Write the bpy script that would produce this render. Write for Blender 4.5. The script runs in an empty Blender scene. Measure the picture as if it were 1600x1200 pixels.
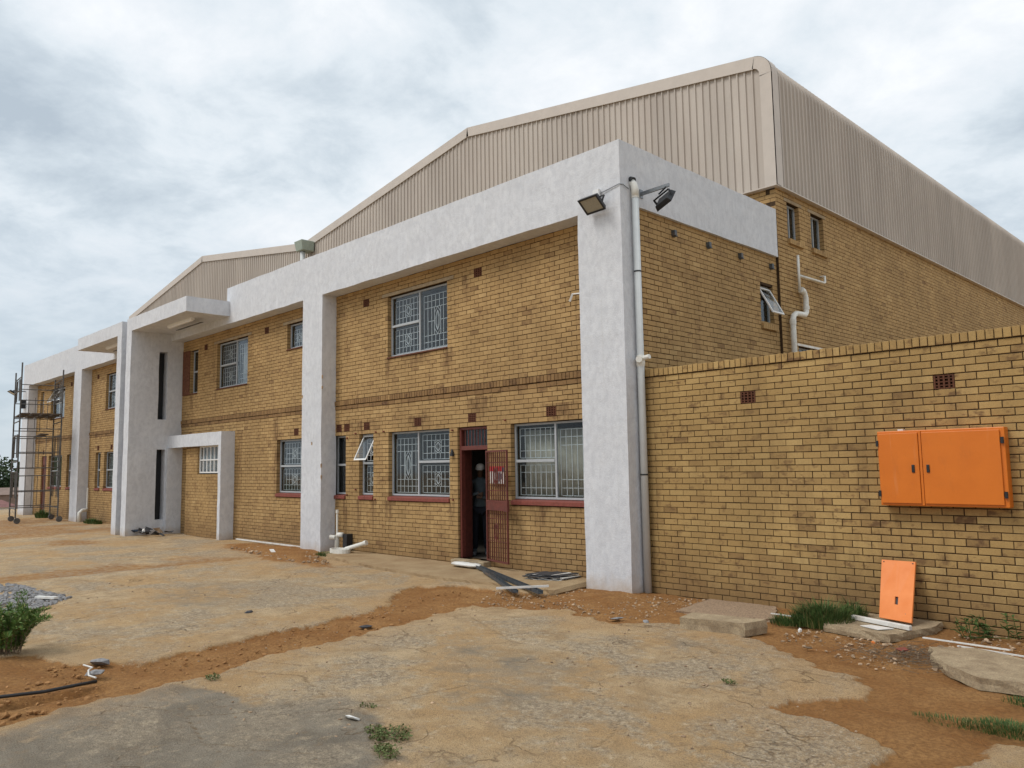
import bpy, math, random
import numpy as np
from mathutils import Vector, Matrix, noise as mnoise
random.seed(7); rng = np.random.default_rng(7)
R = math.radians
scene = bpy.context.scene
COL = scene.collection

# ------------------------------------------------------------------ camera
CAM = np.array((7.277, -9.581, 1.90)); FPX = 1234.8
FW = np.array((-0.70908, 0.69763, 0.10257)); RT = np.array((0.70008, 0.71389, -0.01584)); UP = np.array((0.08427, -0.06057, 0.9946))
cd = bpy.data.cameras.new('camera'); cam = bpy.data.objects.new('camera', cd); COL.objects.link(cam)
cd.sensor_fit = 'HORIZONTAL'; cd.sensor_width = 36; cd.lens = FPX / 1600 * 36; cd.clip_end = 3000; cd.clip_start = .05
m = Matrix(((RT[0], UP[0], -FW[0]), (RT[1], UP[1], -FW[1]), (RT[2], UP[2], -FW[2]))).to_4x4(); m.translation = Vector(CAM)
cam.matrix_world = m; scene.camera = cam
def proj(P):                                # metres -> photograph pixels, used only to rank bricks by size in view
    d = np.asarray(P) - CAM; z = d @ FW
    return (800 + FPX * (d @ RT) / z, 600 - FPX * (d @ UP) / z) if z > .1 else (-9999, -9999)

# ------------------------------------------------------------------ world and sun
SUN_EL, SUN_AZ = R(52), R(205)              # azimuth measured from +Y clockwise
w = bpy.data.worlds.new('World'); scene.world = w; w.use_nodes = True
nt = w.node_tree; N = nt.nodes; Lk = nt.links; N.clear()
def nn(t, **k):
    n = N.new(t)
    for a, b in k.items(): setattr(n, a, b)
    return n
out = nn('ShaderNodeOutputWorld'); bg = nn('ShaderNodeBackground'); bg.inputs[1].default_value = .1
sky = nn('ShaderNodeTexSky', sky_type='NISHITA', sun_disc=False, sun_elevation=SUN_EL, sun_rotation=SUN_AZ)
tc = nn('ShaderNodeTexCoord'); sep = nn('ShaderNodeSeparateXYZ'); Lk.new(tc.outputs['Generated'], sep.inputs[0])
zz = nn('ShaderNodeMath', operation='MAXIMUM'); Lk.new(sep.outputs[2], zz.inputs[0]); zz.inputs[1].default_value = 0
za = nn('ShaderNodeMath', operation='ADD'); Lk.new(zz.outputs[0], za.inputs[0]); za.inputs[1].default_value = .28
dv = nn('ShaderNodeVectorMath', operation='DIVIDE'); Lk.new(tc.outputs['Generated'], dv.inputs[0])
cx = nn('ShaderNodeCombineXYZ'); [Lk.new(za.outputs[0], cx.inputs[i]) for i in range(3)]; Lk.new(cx.outputs[0], dv.inputs[1])
mp = nn('ShaderNodeMapping'); mp.inputs['Location'].default_value = (20.1, 5.5, 5); mp.inputs['Rotation'].default_value = (0, 0, R(-27)); mp.inputs['Scale'].default_value = (1, 1, .3); Lk.new(dv.outputs[0], mp.inputs[0])
n1 = nn('ShaderNodeTexNoise'); n1.inputs['Scale'].default_value = 1.4; n1.inputs['Detail'].default_value = 9; n1.inputs['Roughness'].default_value = .52; n1.inputs['Distortion'].default_value = .35
Lk.new(mp.outputs[0], n1.inputs[0])
n2 = nn('ShaderNodeTexNoise'); n2.inputs['Scale'].default_value = 4.4; n2.inputs['Detail'].default_value = 8; n2.inputs['Roughness'].default_value = .6; n2.inputs['Distortion'].default_value = .2
Lk.new(mp.outputs[0], n2.inputs[0])
mx = nn('ShaderNodeMix', data_type='FLOAT'); mx.inputs[0].default_value = .44; Lk.new(n1.outputs[0], mx.inputs[2]); Lk.new(n2.outputs[0], mx.inputs[3])
rp = nn('ShaderNodeValToRGB'); Lk.new(mx.outputs[0], rp.inputs[0]); e = rp.color_ramp.elements
e[0].position = .34; e[0].color = (4.3, 5.0, 5.7, 1); e[1].position = .66; e[1].color = (9.1, 9.25, 9.45, 1)
for pos, c in ((.42, (5.7, 6.4, 7.0, 1)), (.475, (6.9, 7.5, 8.0, 1)), (.53, (7.7, 8.1, 8.5, 1)), (.585, (8.5, 8.75, 9.0, 1))):
    q = rp.color_ramp.elements.new(pos); q.color = c
cv = nn('ShaderNodeMapRange'); Lk.new(zz.outputs[0], cv.inputs[0]); cv.inputs[1].default_value = 0; cv.inputs[2].default_value = .3; cv.inputs[3].default_value = .72; cv.inputs[4].default_value = .97
mc = nn('ShaderNodeMix', data_type='RGBA'); Lk.new(cv.outputs[0], mc.inputs[0]); Lk.new(sky.outputs[0], mc.inputs[6]); Lk.new(rp.outputs[0], mc.inputs[7])
hz = nn('ShaderNodeMapRange', interpolation_type='SMOOTHSTEP'); Lk.new(zz.outputs[0], hz.inputs[0]); hz.inputs[1].default_value = 0; hz.inputs[2].default_value = .34; hz.inputs[3].default_value = .66; hz.inputs[4].default_value = 0
mh = nn('ShaderNodeMix', data_type='RGBA'); Lk.new(hz.outputs[0], mh.inputs[0]); Lk.new(mc.outputs[2], mh.inputs[6]); mh.inputs[7].default_value = (4.7, 5.5, 6.15, 1)      # far cloud deck thickens towards the horizon
Lk.new(mh.outputs[2], bg.inputs[0]); Lk.new(bg.outputs[0], out.inputs[0])
sl = bpy.data.lights.new('sun', 'SUN'); sl.energy = 1.5; sl.angle = R(22); sl.color = (1, .96, .9)
so = bpy.data.objects.new('sun', sl); COL.objects.link(so)
sd_ = Vector((math.sin(SUN_AZ) * math.cos(SUN_EL), math.cos(SUN_AZ) * math.cos(SUN_EL), math.sin(SUN_EL)))
so.rotation_euler = (-sd_).to_track_quat('-Z', 'Y').to_euler(); so.location = (0, -20, 30)
vs = scene.view_settings; vs.view_transform = 'Standard'; vs.look = 'None'; vs.gamma = 1; vs.exposure = .22; vs.use_curve_mapping = False
scene.cycles.max_bounces = 7; scene.cycles.transparent_max_bounces = 10; scene.cycles.use_denoising = True

# ------------------------------------------------------------------ materials
MATS = {}
class NB:
    """small node-building helper"""
    def __init__(s, name):
        s.m = bpy.data.materials.new(name); s.m.use_nodes = True; s.t = s.m.node_tree; s.n = s.t.nodes; s.b = s.n['Principled BSDF']; MATS[name] = s.m
        s.g = s.n.new('ShaderNodeNewGeometry')
    def lk(s, a, b): s.t.links.new(a, b)
    def noise(s, scale, detail=4, rough=.5, vec=None, sc=None, dist=0):
        n = s.n.new('ShaderNodeTexNoise'); n.inputs['Scale'].default_value = scale; n.inputs['Detail'].default_value = detail; n.inputs['Roughness'].default_value = rough; n.inputs['Distortion'].default_value = dist
        v = vec or s.g.outputs['Position']
        if sc:
            mp = s.n.new('ShaderNodeMapping'); mp.inputs['Scale'].default_value = sc; s.lk(v, mp.inputs[0]); v = mp.outputs[0]
        s.lk(v, n.inputs['Vector']); return n.outputs[0]
    def ramp(s, f, stops):
        r = s.n.new('ShaderNodeValToRGB'); s.lk(f, r.inputs[0]); el = r.color_ramp.elements
        while len(el) < len(stops): el.new(.5)
        for e, (p, c) in zip(el, stops): e.position = p; e.color = (c, c, c, 1) if isinstance(c, (int, float)) else (*c, 1)
        return r.outputs[0]
    def mix(s, f, a, b, mode='MIX'):
        n = s.n.new('ShaderNodeMix'); n.data_type = 'RGBA'; n.blend_type = mode
        for v, i in ((f, 0), (a, 6), (b, 7)):
            if isinstance(v, (int, float)): n.inputs[i].default_value = v if i == 0 else (v, v, v, 1)
            elif isinstance(v, tuple): n.inputs[i].default_value = (*v, 1)
            else: s.lk(v, n.inputs[i])
        return n.outputs[2]
    def math(s, op, a, b=0.):
        n = s.n.new('ShaderNodeMath'); n.operation = op; n.use_clamp = False
        for v, i in ((a, 0), (b, 1)):
            if isinstance(v, (int, float)): n.inputs[i].default_value = v
            else: s.lk(v, n.inputs[i])
        return n.outputs[0]
    def attr(s, name):
        n = s.n.new('ShaderNodeAttribute'); n.attribute_name = name; return n.outputs['Fac']
    def bump(s, h, strength, dist=.01):
        n = s.n.new('ShaderNodeBump'); n.inputs['Strength'].default_value = strength; n.inputs['Distance'].default_value = dist; s.lk(h, n.inputs['Height']); s.lk(n.outputs[0], s.b.inputs['Normal'])
    def done(s, col=None, rough=.7, spec=.3, metal=0):
        if col is not None:
            if isinstance(col, tuple): s.b.inputs['Base Color'].default_value = (*col, 1)
            else: s.lk(col, s.b.inputs['Base Color'])
        if isinstance(rough, (int, float)): s.b.inputs['Roughness'].default_value = rough
        else: s.lk(rough, s.b.inputs['Roughness'])
        s.b.inputs['Specular IOR Level'].default_value = spec; s.b.inputs['Metallic'].default_value = metal
        return s.m

def simple(name, col, rough=.6, spec=.3, metal=0, var=.15, scale=14, grime=None):
    b = NB(name); f = b.noise(scale, 5, .6)
    dark = tuple(c * (1 - var) for c in col); lite = tuple(min(1, c * (1 + var)) for c in col)
    c = b.mix(b.ramp(f, [(.3, 0), (.7, 1)]), dark, lite)
    if grime: c = b.mix(b.ramp(b.noise(5, 7, .65), [(.5, 0), (.72, .7)]), c, grime)
    b.bump(b.noise(scale * 6, 3), .15, .003)
    return b.done(c, rough, spec, metal)

STREAKS = [(-7.74, 1.2, 1.0, .12), (-7.19, 1.2, .8, .14), (-6.63, 1.2, .9, .16), (-8.28, 1.2, 1.1, .14), (-4.55, 1.2, .5, .10), (-2.90, 1.2, .8, .18), (-2.2, 1.2, .45, .3), (-4.62, 4.25, .7, .16), (-6.66, 4.25, .6, .14), (-5.6, 4.25, .3, .5), (-11.55, 3.2, 2.6, .16), (-13.6, 3.0, 2.9, .22), (-15.17, 4.25, .7, .14), (-13.22, 4.25, .6, .14), (-16.9, 4.2, .8, .16), (-4.1, 5.6, .5, .12), (-3.7, 3.2, .5, .5), (-7.6, 2.95, .5, .6), (-5.6, 2.95, .35, .5), (-1.7, 2.95, .4, .5)]
def brick_mat(name, lo, mid, hi, flash, amt):
    b = NB(name); t = b.attr('tone')
    c = b.ramp(t, [(0, lo), (.25, tuple(.5 * (a + d) for a, d in zip(lo, mid))), (.6, mid), (1, hi)])
    f = b.noise(7, 4, .6, sc=(1, 1, 1.6)); fl = b.ramp(b.math('ADD', f, b.math('MULTIPLY', b.math('SUBTRACT', .5, t), .22)), [(.55, 0), (.68, amt)])
    c = b.mix(fl, c, flash)
    st = b.ramp(b.noise(1.6, 5, .6, sc=(2.2, 2.2, .35)), [(.50, 0), (.72, .42 if name == 'brick_yellow' else .28)]); c = b.mix(st, c, tuple(x * .9 for x in flash))
    c = b.mix(b.ramp(b.noise(.75, 6, .62), [(.40, .5), (.60, 0)]), c, tuple(x * .68 for x in mid))
    sz = b.n.new('ShaderNodeSeparateXYZ'); b.lk(b.g.outputs['Position'], sz.inputs[0])
    c = b.mix(b.ramp(b.math('ADD', sz.outputs[2], b.math('MULTIPLY', b.math('SUBTRACT', b.noise(2.4, 6, .65, sc=(1, 1, .6)), .5), 1.5)), [(.0, .62), (.75, 0)]), c, (.185, .105, .048))
    if name == 'brick_tan':              # water stains running down from sill ends, vents and the string course
        tot = None; nz_ = b.ramp(b.noise(6, 5, .65, sc=(2.6, 1, .35)), [(.36, 0), (.62, 1)])
        for x_, z_, l_, w_ in STREAKS:
            mxx = b.math('SUBTRACT', 1, b.math('DIVIDE', b.math('ABSOLUTE', b.math('SUBTRACT', sz.outputs[0], x_)), w_)); mxx = b.math('MAXIMUM', mxx, 0)
            mzz = b.math('DIVIDE', b.math('SUBTRACT', sz.outputs[2], z_ - l_), l_); mzz = b.math('MULTIPLY', b.math('MAXIMUM', mzz, 0), b.math('LESS_THAN', sz.outputs[2], z_))
            q_ = b.math('MULTIPLY', mxx, mzz); tot = q_ if tot is None else b.math('MAXIMUM', tot, q_)
        tot = b.math('MULTIPLY', b.math('MULTIPLY', b.math('LESS_THAN', sz.outputs[1], .7), nz_), b.math('MINIMUM', b.math('MULTIPLY', tot, 1.8), .85)); c = b.mix(tot, c, (.150, .082, .038))
    sp = b.noise(170, 3, .7); c = b.mix(b.ramp(sp, [(.36, .45), (.45, 0)]), c, tuple(x * .6 for x in lo))
    c = b.mix(.35, c, b.ramp(b.noise(60, 4, .7), [(.3, .7), (.7, 1.2)]), 'MULTIPLY')
    b.bump(b.noise(140, 4, .7), .5, .004)
    return b.done(c, .85, .25)
brick_mat('brick_yellow', (.235, .140, .058), (.425, .275, .108), (.530, .365, .155), (.125, .066, .034), .8)
brick_mat('brick_tan', (.275, .165, .072), (.440, .282, .122), (.520, .348, .158), (.160, .085, .043), .6)
brick_mat('brick_band', (.12, .068, .036), (.27, .158, .068), (.38, .235, .10), (.10, .050, .027), .88)
brick_mat('air_brick', (.10, .038, .020), (.14, .055, .03), (.18, .075, .04), (.06, .03, .02), .5)
simple('mortar', (.060, .038, .022), .95, .1, var=.35, scale=20)
simple('mortar_light', (.19, .125, .07), .95, .1, var=.3, scale=20)

b = NB('plaster_white')
f = b.noise(2.3, 7, .62); g = b.noise(8, 7, .7, sc=(1.2, 1.2, .8))
c = b.mix(b.ramp(f, [(.3, 0), (.7, 1)]), (.585, .60, .635), (.675, .69, .72))
c = b.mix(b.ramp(g, [(.40, .7), (.56, 0)]), c, (.53, .545, .58))
c = b.mix(b.ramp(b.noise(1.2, 4, .6, sc=(3, 3, .5)), [(.58, 0), (.7, .4)]), c, (.72, .74, .78))
c = b.mix(b.ramp(b.noise(2.6, 6, .6, sc=(5, 5, .16)), [(.60, 0), (.74, .3)]), c, (.47, .47, .46))
c = b.mix(b.ramp(b.noise(.9, 7, .7, dist=1.2), [(.485, 0), (.5, .22), (.515, 0)]), c, (.42, .42, .43))
sz = b.n.new('ShaderNodeSeparateXYZ'); b.lk(b.g.outputs['Position'], sz.inputs[0])
soil = b.ramp(b.math('ADD', sz.outputs[2], b.math('MULTIPLY', b.noise(6, 4), .35)), [(.16, .55), (.42, 0)])
c = b.mix(soil, c, (.42, .30, .18))
b.bump(b.mix(.5, g, b.noise(38, 6, .75)), .6, .02); b.done(c, .82, .25)

b = NB('cladding')
c = b.mix(b.ramp(b.noise(1.1, 5, .6, sc=(1, 1, .3)), [(.35, 0), (.65, 1)]), (.43, .375, .325), (.50, .445, .39))
c = b.mix(b.ramp(b.noise(30, 4, .6), [(.5, 0), (.8, .25)]), c, (.40, .35, .305))
oi = b.n.new('ShaderNodeObjectInfo'); c = b.mix(.5, c, b.ramp(oi.outputs['Random'], [(0, .86), (1, 1.10)]), 'MULTIPLY'); c = b.mix(b.ramp(b.noise(1.8, 6, .65, sc=(6, 6, .12)), [(.56, 0), (.75, .3)]), c, (.33, .285, .24)); b.bump(b.noise(1.4, 3), .12, .03)
b.done(c, .48, .35)
simple('flashing', (.52, .46, .405), .45, .4, var=.06, scale=3)
simple('hopper_green', (.30, .345, .29), .5, .4, var=.1)
simple('steel_frame', (.40, .42, .44), .45, .4, var=.1, scale=30)
simple('white_frame', (.74, .74, .73), .5, .4, var=.05)
simple('bar_white', (.80, .80, .80), .5, .3, var=.12, scale=40)
simple('red_paint', (.135, .034, .025), .5, .4, var=.25, scale=25, grime=(.07, .025, .02))
simple('red_sill', (.22, .062, .046), .6, .3, var=.2, scale=18, grime=(.14, .05, .035))
simple('rust_red', (.13, .055, .032), .8, .2, var=.4, scale=18)
simple('door_wood', (.085, .022, .016), .55, .4, var=.3, scale=12)
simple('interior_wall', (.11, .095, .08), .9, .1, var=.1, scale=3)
simple('curtain_cloth', (.46, .42, .34), .9, .1, var=.15, scale=8)
simple('curtain_pale', (.62, .64, .67), .9, .1, var=.1, scale=8)
simple('pvc', (.72, .71, .66), .4, .4, var=.06, scale=6, grime=(.5, .46, .38))
simple('pvc_grey', (.56, .58, .58), .45, .4, var=.06, scale=6)
simple('black_plastic', (.018, .019, .022), .45, .4, var=.2)
simple('lamp_glass', (.30, .285, .23), .2, .5, var=.08, scale=30)
simple('galv', (.22, .235, .25), .45, .4, .6, var=.2, scale=20)
simple('channel_steel', (.075, .088, .10), .5, .4, .3, var=.3, scale=10, grime=(.2, .13, .08))
b = NB('orange_paint'); f = b.noise(4, 5, .6)
c = b.mix(b.ramp(f, [(.3, 0), (.7, 1)]), (.60, .150, .009), (.66, .172, .012)); c = b.mix(b.ramp(b.noise(2, 6, .6, sc=(7, 7, .5)), [(.62, 0), (.72, .25)]), c, (.66, .30, .14)); c = b.mix(b.ramp(b.noise(3, 7, .7, sc=(3, 3, 1)), [(.56, 0), (.72, .2)]), c, (.36, .10, .02)); c = b.mix(b.ramp(b.noise(45, 6, .75), [(.70, 0), (.74, .6)]), c, (.25, .09, .03))
b.bump(b.noise(6, 3), .06, .01); b.done(c, .38, .45)
b = NB('orange_panel'); c = b.mix(b.ramp(b.noise(5, 5, .6), [(.35, 0), (.7, 1)]), (.72, .205, .045), (.78, .25, .07))
c = b.mix(b.ramp(b.noise(22, 6, .7), [(.66, 0), (.70, .75)]), c, (.30, .17, .12)); b.done(c, .55, .35)
b = NB('concrete'); c = b.mix(b.ramp(b.noise(6, 7, .65), [(.3, 0), (.7, 1)]), (.27, .20, .125), (.50, .395, .255))
c = b.mix(b.ramp(b.noise(70, 4, .7), [(.4, .5), (.55, 0)]), c, (.16, .125, .09)); b.bump(b.noise(50, 6, .7), .7, .012); b.done(c, .9, .2)
simple('stone_grey', (.24, .235, .235), .85, .2, var=.4, scale=25)
simple('rubble_mix', (.36, .255, .165), .9, .2, var=.6, scale=13)
simple('grit', (.30, .215, .145), .95, .1, var=.4, scale=45)
simple('soil_clod', (.31, .165, .070), .95, .1, var=.35, scale=15)
simple('twig', (.17, .125, .085), .9, .1, var=.35, scale=12)
simple('white_scrap', (.70, .69, .66), .6, .3, var=.08, scale=9, grime=(.45, .36, .26))
simple('dark_scrap', (.05, .05, .055), .7, .3, var=.3)
simple('blue_cloth', (.05, .07, .10), .9, .1, var=.3)
simple('black_pipe', (.016, .015, .015), .5, .4, var=.2)
simple('scaffold_steel', (.12, .115, .11), .65, .4, .4, var=.35, scale=10)
simple('plank_wood', (.11, .09, .075), .9, .1, var=.3, scale=5)
simple('skin', (.075, .042, .028), .6, .3, var=.05)
simple('shirt', (.075, .095, .11), .9, .1, var=.12)
simple('trousers', (.018, .020, .027), .9, .1, var=.1)
simple('cap_white', (.60, .58, .55), .8, .2, var=.05)
simple('shoe', (.16, .16, .17), .7, .3, var=.1)
simple('poster_red', (.45, .03, .04), .6, .3, var=.1)
simple('poster_ink', (.10, .09, .12), .7, .2, var=.1)
simple('roof_red', (.20, .10, .09), .8, .2, var=.2, scale=1)
simple('house_wall', (.24, .18, .15), .9, .1, var=.15, scale=1)
simple('house_white', (.55, .55, .54), .9, .1, var=.08, scale=1)
simple('hill_ground', (.10, .115, .06), 1, 0, var=.3, scale=.05)
def leafmat(name, a, bb, cc):
    b = NB(name); r = b.n.new('ShaderNodeObjectInfo'); c = b.mix(b.ramp(b.noise(9, 3), [(.3, 0), (.7, 1)]), a, bb); c = b.mix(b.ramp(b.attr('tone'), [(.75, 0), (1, .8)]), c, cc)
    b.b.inputs['Subsurface Weight'].default_value = 0; return b.done(c, .6, .25)
leafmat('grass_green', (.038, .078, .018), (.080, .130, .034), (.24, .20, .085))
leafmat('shrub_green', (.065, .130, .030), (.115, .20, .045), (.26, .28, .08))
leafmat('weed_green', (.075, .105, .030), (.13, .155, .05), (.15, .09, .05))
leafmat('tree_green', (.022, .045, .020), (.045, .075, .030), (.06, .09, .04))

# glass: clear sheet with a little dust
mg = bpy.data.materials.new('glass'); mg.use_nodes = True; t = mg.node_tree; t.nodes.clear(); MATS['glass'] = mg
o_ = t.nodes.new('ShaderNodeOutputMaterial'); tr = t.nodes.new('ShaderNodeBsdfTransparent'); tr.inputs[0].default_value = (.86, .89, .90, 1)
gl = t.nodes.new('ShaderNodeBsdfGlossy'); gl.inputs['Roughness'].default_value = .06; gl.inputs[0].default_value = (.9, .95, 1, 1)
df = t.nodes.new('ShaderNodeBsdfDiffuse'); df.inputs[0].default_value = (.45, .46, .45, 1)
lw = t.nodes.new('ShaderNodeLayerWeight'); lw.inputs[0].default_value = .5; pw_ = t.nodes.new('ShaderNodeMath'); pw_.operation = 'POWER'; t.links.new(lw.outputs['Facing'], pw_.inputs[0]); pw_.inputs[1].default_value = 2.5
fr = t.nodes.new('ShaderNodeMath'); fr.operation = 'MULTIPLY_ADD'; t.links.new(pw_.outputs[0], fr.inputs[0]); fr.inputs[1].default_value = .30; fr.inputs[2].default_value = .012
m1 = t.nodes.new('ShaderNodeMixShader'); t.links.new(fr.outputs[0], m1.inputs[0]); t.links.new(tr.outputs[0], m1.inputs[1]); t.links.new(gl.outputs[0], m1.inputs[2])
m2 = t.nodes.new('ShaderNodeMixShader'); m2.inputs[0].default_value = .012; t.links.new(m1.outputs[0], m2.inputs[1]); t.links.new(df.outputs[0], m2.inputs[2]); t.links.new(m2.outputs[0], o_.inputs[0])

# ground: attributes say where soil, grey concrete and cracks lie
b = NB('ground')
dirt, grey, crack, pos = b.attr('dirt'), b.attr('grey'), b.attr('crack'), b.g.outputs['Position']
big = b.noise(.55, 6, .6); med = b.noise(2.6, 7, .65, dist=.4); fin = b.noise(28, 5, .7); spk = b.noise(110, 3, .75)
dust = b.attr('dust'); ro = b.noise(5.5, 8, .70, dist=.15); ro2 = b.noise(16, 6, .72, dist=.1)
con = b.mix(b.ramp(med, [(.34, 0), (.62, 1)]), (.315, .225, .130), (.50, .380, .235))
con = b.mix(b.ramp(big, [(.42, 0), (.58, .8)]), con, (.415, .268, .128))
gr = b.mix(b.ramp(b.noise(1.9, 7, .62), [(.36, 0), (.64, 1)]), (.150, .138, .114), (.250, .228, .186))
gm = b.ramp(b.math('ADD', grey, b.math('MULTIPLY', b.math('SUBTRACT', med, .5), 1.7)), [(.38, 0), (.85, .9)]); con = b.mix(gm, con, gr)
rg = b.noise(.8, 6, .65, dist=.5)                      # worn areas where the grit of the concrete shows
rgm = b.ramp(b.math('ADD', rg, b.math('MULTIPLY', b.math('SUBTRACT', ro, .5), .45)), [(.47, 0), (.60, .85)])
inv = b.math('SUBTRACT', 1, b.math('MULTIPLY', gm, .5)); rgm = b.math('MULTIPLY', rgm, inv)
con = b.mix(rgm, con, b.mix(b.ramp(ro2, [(.38, 0), (.60, 1)]), (.185, .150, .110), (.46, .375, .260)))
con = b.mix(b.math('MULTIPLY', inv, b.ramp(ro, [(.56, 0), (.66, .6)])), con, (.56, .455, .310)); con = b.mix(b.math('MULTIPLY', inv, b.ramp(ro, [(.34, .65), (.44, 0)])), con, (.26, .175, .098))
con = b.mix(b.math('MULTIPLY', inv, b.ramp(ro2, [(.33, .6), (.43, 0)])), con, (.21, .15, .09)); con = b.mix(b.math('MULTIPLY', inv, b.ramp(ro2, [(.60, 0), (.70, .45)])), con, (.60, .50, .36))
con = b.mix(b.math('MULTIPLY', b.ramp(b.math('ADD', dust, b.math('MULTIPLY', b.math('SUBTRACT', ro, .5), 1.4)), [(.36, 0), (1.1, .62)]), 1.), con, (.40, .255, .128))
ag = b.n.new('ShaderNodeTexVoronoi'); ag.inputs['Scale'].default_value = 38; b.lk(pos, ag.inputs['Vector']); agm = b.math('MULTIPLY', rgm, b.ramp(ag.outputs['Distance'], [(.30, .8), (.5, 0)])); con = b.mix(agm, con, b.mix(b.ramp(b.noise(37, 2), [(.4, 0), (.6, 1)]), (.14, .115, .088), (.52, .44, .33)))
con = b.mix(b.ramp(spk, [(.37, .8), (.47, 0)]), con, (.12, .085, .055)); con = b.mix(b.ramp(spk, [(.60, 0), (.70, .5)]), con, (.55, .46, .33))
vo = b.n.new('ShaderNodeTexVoronoi'); vo.feature = 'DISTANCE_TO_EDGE'; vo.inputs['Scale'].default_value = .62
wv = b.n.new('ShaderNodeVectorMath'); wv.operation = 'ADD'; nz = b.n.new('ShaderNodeTexNoise'); nz.inputs['Scale'].default_value = 2.2; nz.inputs['Detail'].default_value = 7; b.lk(pos, nz.inputs['Vector'])
sc_ = b.n.new('ShaderNodeVectorMath'); sc_.operation = 'SCALE'; sc_.inputs['Scale'].default_value = .9; b.lk(nz.outputs['Color'], sc_.inputs[0]); b.lk(pos, wv.inputs[0]); b.lk(sc_.outputs[0], wv.inputs[1]); b.lk(wv.outputs[0], vo.inputs['Vector'])
hair = b.math('MULTIPLY', b.ramp(vo.outputs['Distance'], [(.003, 1), (.011, 0)]), b.ramp(b.noise(1.4, 5), [(.48, 0), (.64, .7)]))
con = b.mix(1., con, (1.27, 1.255, 1.25), 'MULTIPLY'); con = b.mix(hair, con, (.12, .08, .045))
so1 = b.mix(b.ramp(b.noise(1.7, 6, .65), [(.32, 0), (.68, 1)]), (.31, .140, .046), (.46, .250, .098))
so1 = b.mix(b.ramp(fin, [(.4, .6), (.58, 0)]), so1, (.19, .095, .040)); so1 = b.mix(b.ramp(spk, [(.62, 0), (.72, .65)]), so1, (.45, .32, .19))
dm = b.ramp(b.math('ADD', dirt, b.math('MULTIPLY', b.math('SUBTRACT', b.noise(7, 8, .7), .5), 1.1)), [(.36, 0), (.66, 1)])
c = b.mix(dm, con, so1); c = b.mix(b.ramp(b.math('ADD', crack, b.math('MULTIPLY', b.math('SUBTRACT', fin, .5), .5)), [(.45, 0), (.85, .7)]), c, (.19, .125, .068))
hh = b.mix(.5, b.mix(.5, fin, ro2), b.noise(70, 5, .75)); b.bump(b.mix(hair, hh, 0.), 1., .05); b.done(c, .95, .12)

# ------------------------------------------------------------------ mesh helpers
class MB:
    def __init__(s): s.v = []; s.f = []; s.t = []
    def add(s, vs, fs, tone=.5):
        o = len(s.v); s.v += [tuple(map(float, p)) for p in vs]; s.f += [tuple(i + o for i in f) for f in fs]; s.t += [tone] * len(fs); return s
    def hexa(s, p, tone=.5):             # 8 corners: bottom ring 0-3, top ring 4-7
        return s.add(p, [(3, 2, 1, 0), (4, 5, 6, 7), (0, 1, 5, 4), (1, 2, 6, 5), (2, 3, 7, 6), (3, 0, 4, 7)], tone)
    def box(s, x0, x1, y0, y1, z0, z1, tone=.5):
        return s.hexa([(x0, y0, z0), (x1, y0, z0), (x1, y1, z0), (x0, y1, z0), (x0, y0, z1), (x1, y0, z1), (x1, y1, z1), (x0, y1, z1)], tone)
    def bar(s, a, c, w_, h_=None, up=(0, 0, 1)):     # rectangular bar between two points
        h_ = h_ or w_; a = Vector(a); c = Vector(c); d = (c - a).normalized(); u = Vector(up)
        if abs(d.dot(u)) > .97: u = Vector((0, 1, 0))
        r_ = d.cross(u).normalized() * w_ / 2; u = r_.cross(d).normalized() * h_ / 2
        return s.hexa([a - r_ - u, a + r_ - u, c + r_ - u, c - r_ - u, a - r_ + u, a + r_ + u, c + r_ + u, c - r_ + u])
    def tube(s, pts, r, n=10, caps=True):
        pts = [Vector(p) for p in pts]; rs = r if isinstance(r, (list, tuple)) else [r] * len(pts); o = len(s.v); ref = None
        for i, p in enumerate(pts):
            d = (pts[min(i + 1, len(pts) - 1)] - pts[max(i - 1, 0)]).normalized()
            if ref is None: ref = d.orthogonal().normalized()
            ref = (ref - d * ref.dot(d)).normalized(); q = d.cross(ref)
            for k in range(n):
                a = 2 * math.pi * k / n; s.v.append(tuple(p + (ref * math.cos(a) + q * math.sin(a)) * rs[i]))
        for i in range(len(pts) - 1):
            for k in range(n): s.f.append((o + i * n + k, o + i * n + (k + 1) % n, o + (i + 1) * n + (k + 1) % n, o + (i + 1) * n + k)); s.t.append(.5)
        if caps:
            s.f.append(tuple(o + k for k in range(n))[::-1]); s.f.append(tuple(o + (len(pts) - 1) * n + k for k in range(n))); s.t += [.5, .5]
        return s
    def build(s, name, mat, parent=None, smooth=False, bevel=0, tone=False, loc=None):
        me = bpy.data.meshes.new(name); me.from_pydata(s.v, [], s.f); me.materials.append(MATS[mat])
        if tone: me.attributes.new('tone', 'FLOAT', 'FACE').data.foreach_set('value', s.t)
        if smooth: me.shade_smooth()
        ob = bpy.data.objects.new(name, me); COL.objects.link(ob)
        if parent is not None: ob.parent = parent
        if loc is not None: ob.location = loc
        if bevel:
            bv = ob.modifiers.new('bevel', 'BEVEL'); bv.width = bevel; bv.segments = 2; bv.limit_method = 'ANGLE'
        return ob
def tag(o, label, cat, group=None, kind=None):
    if label: o['label'] = label
    if cat: o['category'] = cat
    if group: o['group'] = group
    if kind: o['kind'] = kind
    return o
def empty(name, loc=(0, 0, 0)):
    o = bpy.data.objects.new(name, None); COL.objects.link(o); o.location = loc; o.empty_display_size = .2; return o
def under(parent):                       # parent empties sit at a base point; children keep world coordinates
    return parent
def thing(name, label, cat, group=None): return tag(empty(name), label, cat, group)
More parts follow.
